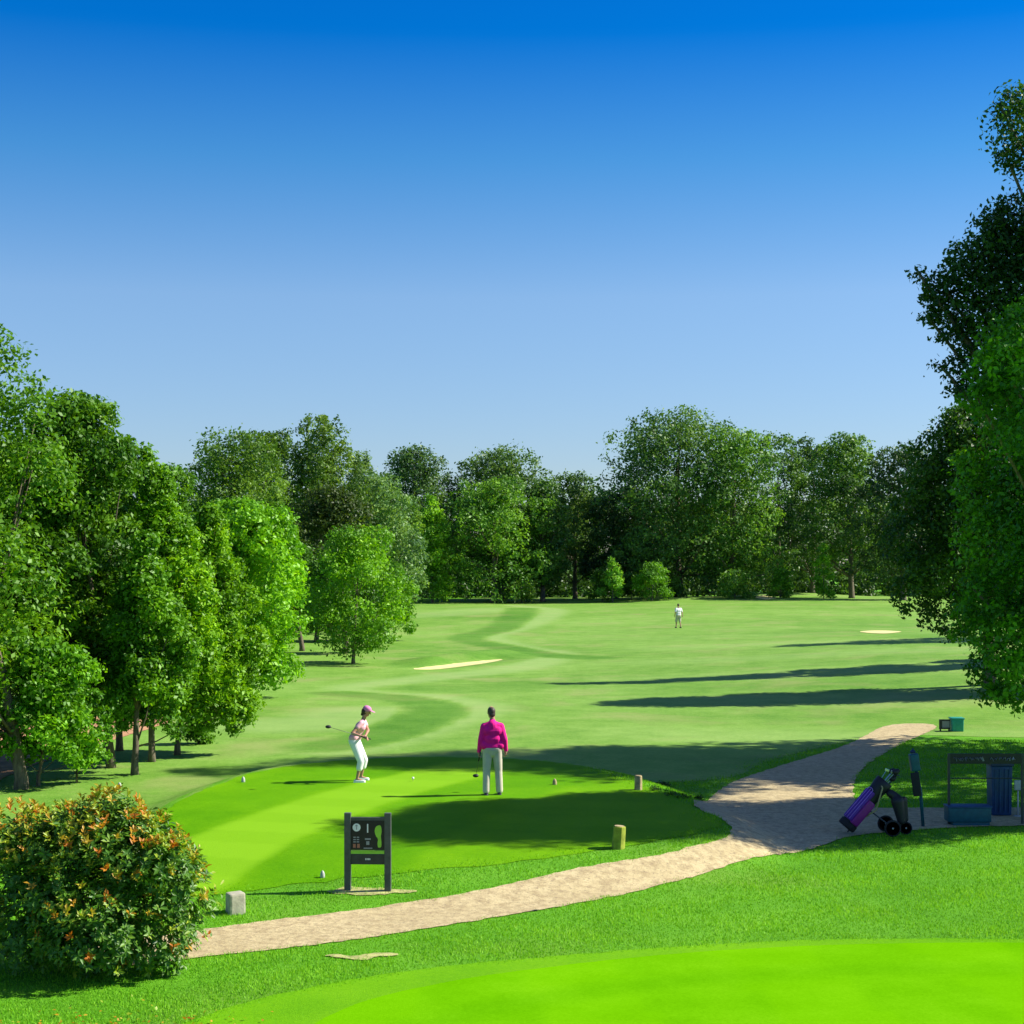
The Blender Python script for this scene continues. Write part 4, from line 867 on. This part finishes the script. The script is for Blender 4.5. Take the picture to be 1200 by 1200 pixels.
    fr.tube([B0 + Vector((.02, .03, -.12)), Tt + Vector((.05, .05, -.13)), Tt + Vector((.20, .02, .10)), Tt + Vector((.27, 0, .10))], .014, 8)
    hub = Vector((.02, 0, .16)); mid = (B0 + Tt) / 2 + Vector((.06, .03, -.12))
    for sy in (-1, 1): fr.tube([mid, hub + Vector((0, sy * .26, 0))], .011, 6)
    fr.tube([hub + Vector((0, -.27, 0)), hub + Vector((0, .27, 0))], .01, 6); fr.tube([Tt + Vector((.05, .05, -.13)), Vector((.27, 0, .2))], .012, 6); fr.tube([hub, Vector((.30, 0, .14))], .01, 6)
    fr.build('frame', M['dmetal'], rt, True)
    wheel(rt, hub + Vector((-.02, -.28, 0)), .155, .04); wheel(rt, hub + Vector((-.02, .28, 0)), .155, .04); wheel(rt, Vector((.31, 0, .12)), .12, .035)
    for c0, e0, rr in ((B0 + Vector((.06, 0, -.06)), .15, .012), (mid, .15, .012)): MB().tube([c0 + Vector((0, -.13, .1)), c0 + Vector((0, -.12, -.02)), c0 + Vector((0, .12, -.02)), c0 + Vector((0, .13, .1))], rr, 6).build('cradle', M['dmetal'], rt, True)
    MB().tube([Tt + Vector((.18, -.09, .1)), Tt + Vector((.22, 0, .115)), Tt + Vector((.18, .09, .1))], .018, 8).build('handle', M['rubber'], rt, True)
    # dark waterproof jacket draped over the trolley's side
    jk = MB(); jk.capsule((.12, -.14, .64), (.19, -.15, .28), .12, .075); jk.capsule((.10, -.10, .70), (.22, -.12, .66), .06, .06); jk.capsule((.24, -.12, .66), (.28, -.12, .30), .07, .05); jk.capsule((.0, -.1, .78), (.12, -.12, .70), .08, .08); o = jk.build('jacket', M['blacknylon'], None, remesh=.012); o.location = ax0; tag(o, 'black jacket draped over the golf trolley', 'jacket')
bag()

# ------------------------------------------------------------------ ball washer, notice stand, bins
def furniture():
    p = at(1082, 969); d = p.y; s = d / F; root = empty('ball_washer', p); tag(root, 'teal ball washer on a leaning post with a black towel, right of the golf bag', 'ball washer')
    X_ = lambda px: (px - 1082) * s; Z_ = lambda py: (969 - py) * s
    MB().tube([(0, 0, -.05), (X_(1079), 0, Z_(930)), (X_(1071), 0, Z_(890))], .032, 10).build('post', M['tealdark'], root, True)
    ro = Matrix.Rotation(R(-8), 3, 'Y')
    MB().box((X_(1071), -.04, Z_(893)), (.17, .16, 20 * s), ro, bev=.02).build('washer_box', M['tealdark'], root, True)
    MB().lathe((X_(1069), -.04, Z_(882)), [(.05, 0), (.055, .03), (.03, .055), (.012, .06), (.012, .09)], 12).build('plunger', M['navy'], root, True)
    tw = MB(); tw.box((X_(1071.5), -.14, Z_(918)), (.15, .035, 28 * s), ro, bev=.014); tw.v = [(x + .012 * math.sin(z * 30), y + .012 * math.sin(x * 60), z) for x, y, z in tw.v]
    o = tw.build('towel', M['rubber'], None, True); o.location = p; tag(o, 'black towel hanging from the teal ball washer', 'towel')
    # notice stand
    p = at(1112, 966); d = p.y; s = d / F; X_ = lambda px: (px - 1112) * s; Z_ = lambda py: (966 - py) * s
    root = empty('notice_stand', p); tag(root, 'open black frame stand with a lettered header board and blue trough at its foot', 'stand')
    for x in (1112, 1198): MB().box((X_(x), 0, Z_(925)), (.045, .05, 84 * s), bev=.005).build('post', M['black'], root)
    hb = MB().box((X_(1155), -.0, Z_(889)), (84 * s, .04, 12 * s), bev=.004).build('header_board', M['panel'], root)
    rr = random.Random(4); x = 1117
    while x < 1190:
        n_ = rr.choice((2, 3, 4)); g = MB()
        for k in range(n_):
            w = rr.choice((1.6, 2.2, 2.8))
            if not 1151 < x < 1159: g.tube([(X_(x), -.022, Z_(888 + rr.random() * 3)), (X_(x + w * .5), -.024, Z_(887 + rr.random() * 2)), (X_(x + w), -.022, Z_(889 + rr.random() * 3))], .022 + .012 * rr.random(), 4, .2)
            x += w * .75
        x += 1.6
        if g.v: g.build('lettering', M['greyprint'], hb)
    MB().tube([(X_(1114), 0, Z_(912)), (X_(1196), 0, Z_(912))], .012, 6).build('rail', M['black'], root)
    tr = MB(); tr.box((X_(1133), -.05, Z_(953)), (50 * s, .36, 17 * s), bev=.02).box((X_(1135), -.05, Z_(965)), (43 * s, .30, 7 * s), bev=.01); tr.build('trough', M['tealdark'], root, True)
    MB().box((X_(1133), -.05, Z_(944)), (51.5 * s, .38, 2.2 * s), bev=.008).build('trough_rim', M['blue'], root, True)
    # tall blue bin
    p = at(1171, 955); d = p.y; s = d / F; root = empty('bin', p); tag(root, 'tall blue bin with dark lid behind the notice stand', 'bin')
    b = MB().box((0, 0, 30 * s), (25 * s, .42, 58 * s), bev=.03); b.v = [(x * (.9 + .08 * z), y * (.9 + .08 * z), z) for x, y, z in b.v]; b.build('bin_body', M['blue'], root, True)
    for x in (-.14, -.05, .05, .14): MB().box((x, -.215, 30 * s), (.02, .02, 50 * s)).build('rib', M['blue'], root)
    MB().box((0, 0, 60.5 * s), (27 * s, .46, 4 * s), bev=.012).build('lid', M['navy'], root, True)
    # grey meter post
    p = at(1193, 957); d = p.y; s = d / F; root = empty('post', p); tag(root, 'thin grey post with a flattened pale head at the right edge', 'post')
    MB().tube([(0, 0, -.05), (0, 0, 34 * s)], .018, 8).build('stem', M['marker'], root, True); MB().box((0, -.01, 37 * s), (9 * s, .06, 12 * s), bev=.02).build('head', M['marker'], root, True); MB().lathe((0, 0, 0), [(.09, -.01), (.09, .02), (.03, .03)], 14).build('foot', M['marker'], root, True)
    # teal bin and little board at the end of the path
    p = at(1121, 857); d = p.y; s = d / F; root = empty('bin', p); tag(root, 'small turquoise bin at the far end of the gravel path', 'bin')
    b = MB().box((0, 0, 7.4 * s), (14 * s, .34, 14.5 * s), bev=.02); b.v = [(x * (.93 + .15 * z), y, z) for x, y, z in b.v]; b.build('bin_body', M['teal'], root, True); MB().box((0, 0, 15.3 * s), (15.4 * s, .38, 1.8 * s), bev=.01).build('lid', M['teal'], root, True)
    p = at(1107, 857); s = p.y / F; root = empty('small_board', p); tag(root, 'small grey board in a dark frame left of the turquoise bin', 'sign')
    MB().box((0, 0, 8.3 * s), (13 * s, .05, 11.5 * s), bev=.008).build('frame', M['black'], root); MB().box((1.2 * s, -.028, 8.3 * s), (8.6 * s, .01, 7.6 * s)).build('board', M['greyprint'], root)
    for x in (-5, 5): MB().box((x * s, 0, 1.4 * s - .03), (.04, .04, 3 * s + .06)).build('leg', M['black'], root)
    # stake and navy bin beneath the left trees
    p = at(331, 797); s = p.y / F; root = empty('marker_post', p); tag(root, 'thin stake with a small pale plate below the lime green tree', 'marker post')
    MB().tube([(0, 0, -.1), (-.02, 0, 20 * s)], .03, 8).build('stake', M['greypost'], root, True); MB().box((-.03, -.02, 22 * s), (4 * s, .04, 5 * s), bev=.008).build('plate', M['marker'], root)
    p = at(323, 775); s = p.y / F; root = empty('bin', p); tag(root, 'dark navy bin in the shade beneath the lime green tree', 'bin')
    MB().lathe((0, 0, 0), [(4.6 * s, -.02), (5.6 * s, 11 * s)], 18).build('bin_body', M['navy'], root, True); MB().lathe((0, 0, 0), [(6.2 * s, 11 * s), (6.2 * s, 12 * s), (4.4 * s, 14.5 * s), (1 * s, 15 * s)], 18).build('lid', M['navy'], root, True)
furniture()

# ------------------------------------------------------------------ sky, sun, camera
SUN_EL, SUN_AZ = R(39), R(90 - 8)             # azimuth measured from +Y towards +X: sun to the right, a little ahead
w = bpy.data.worlds.new('World'); sc.world = w; w.use_nodes = True; nt = w.node_tree
bg = nt.nodes['Background']; sky = N(nt, 'ShaderNodeTexSky', sky_type='NISHITA'); sky.sun_disc = False; sky.sun_elevation = SUN_EL; sky.sun_rotation = SUN_AZ
sky.altitude = 300; sky.air_density = 1.0; sky.dust_density = .3; sky.ozone_density = 4.0
tc = N(nt, 'ShaderNodeTexCoord'); sp = N(nt, 'ShaderNodeSeparateXYZ'); nt.links.new(tc.outputs['Generated'], sp.inputs[0])
g = ramp(nt, sp.outputs['Z'], [(0, (.69, .70, .75)), (.06, (.69, .74, .86)), (.16, (.73, .835, .95)), (.24, (.27, .70, .97)), (.31, (.002, .48, 1.0)), (.42, (.01, .40, 1)), (.6, (.85, .78, .95)), (1, (1, .85, .95))])
c = mixc(nt, 1.0, sky.outputs[0], g, 'MULTIPLY'); nt.links.new(c, bg.inputs[0]); bg.inputs[1].default_value = .085
L = bpy.data.lights.new('sun', 'SUN'); L.energy = 5.0; L.angle = R(.5); L.color = (1, .94, .82); so = bpy.data.objects.new('sun', L); COL.objects.link(so)
dv = Vector((math.sin(SUN_AZ) * math.cos(SUN_EL), math.cos(SUN_AZ) * math.cos(SUN_EL), math.sin(SUN_EL)))
so.rotation_euler = dv.to_track_quat('Z', 'Y').to_euler(); so.location = (40, 20, 60)
cam = bpy.data.cameras.new('cam'); co = bpy.data.objects.new('cam', cam); COL.objects.link(co); sc.camera = co
co.location = (0, 0, CAMZ); co.rotation_euler = (R(90), 0, 0); cam.sensor_width = 36; cam.lens = F / 1200 * 36; cam.shift_y = (HY - 600) / 1200; cam.clip_end = 5000; cam.clip_start = .1
sc.view_settings.view_transform = 'Standard'; sc.view_settings.look = 'None'; sc.view_settings.exposure = .85; sc.view_settings.gamma = 1
sc.render.resolution_x = sc.render.resolution_y = 1024
try: sc.cycles.max_bounces = 6; sc.cycles.transmission_bounces = 4; sc.cycles.diffuse_bounces = 3; sc.cycles.use_denoising = True
except Exception: pass
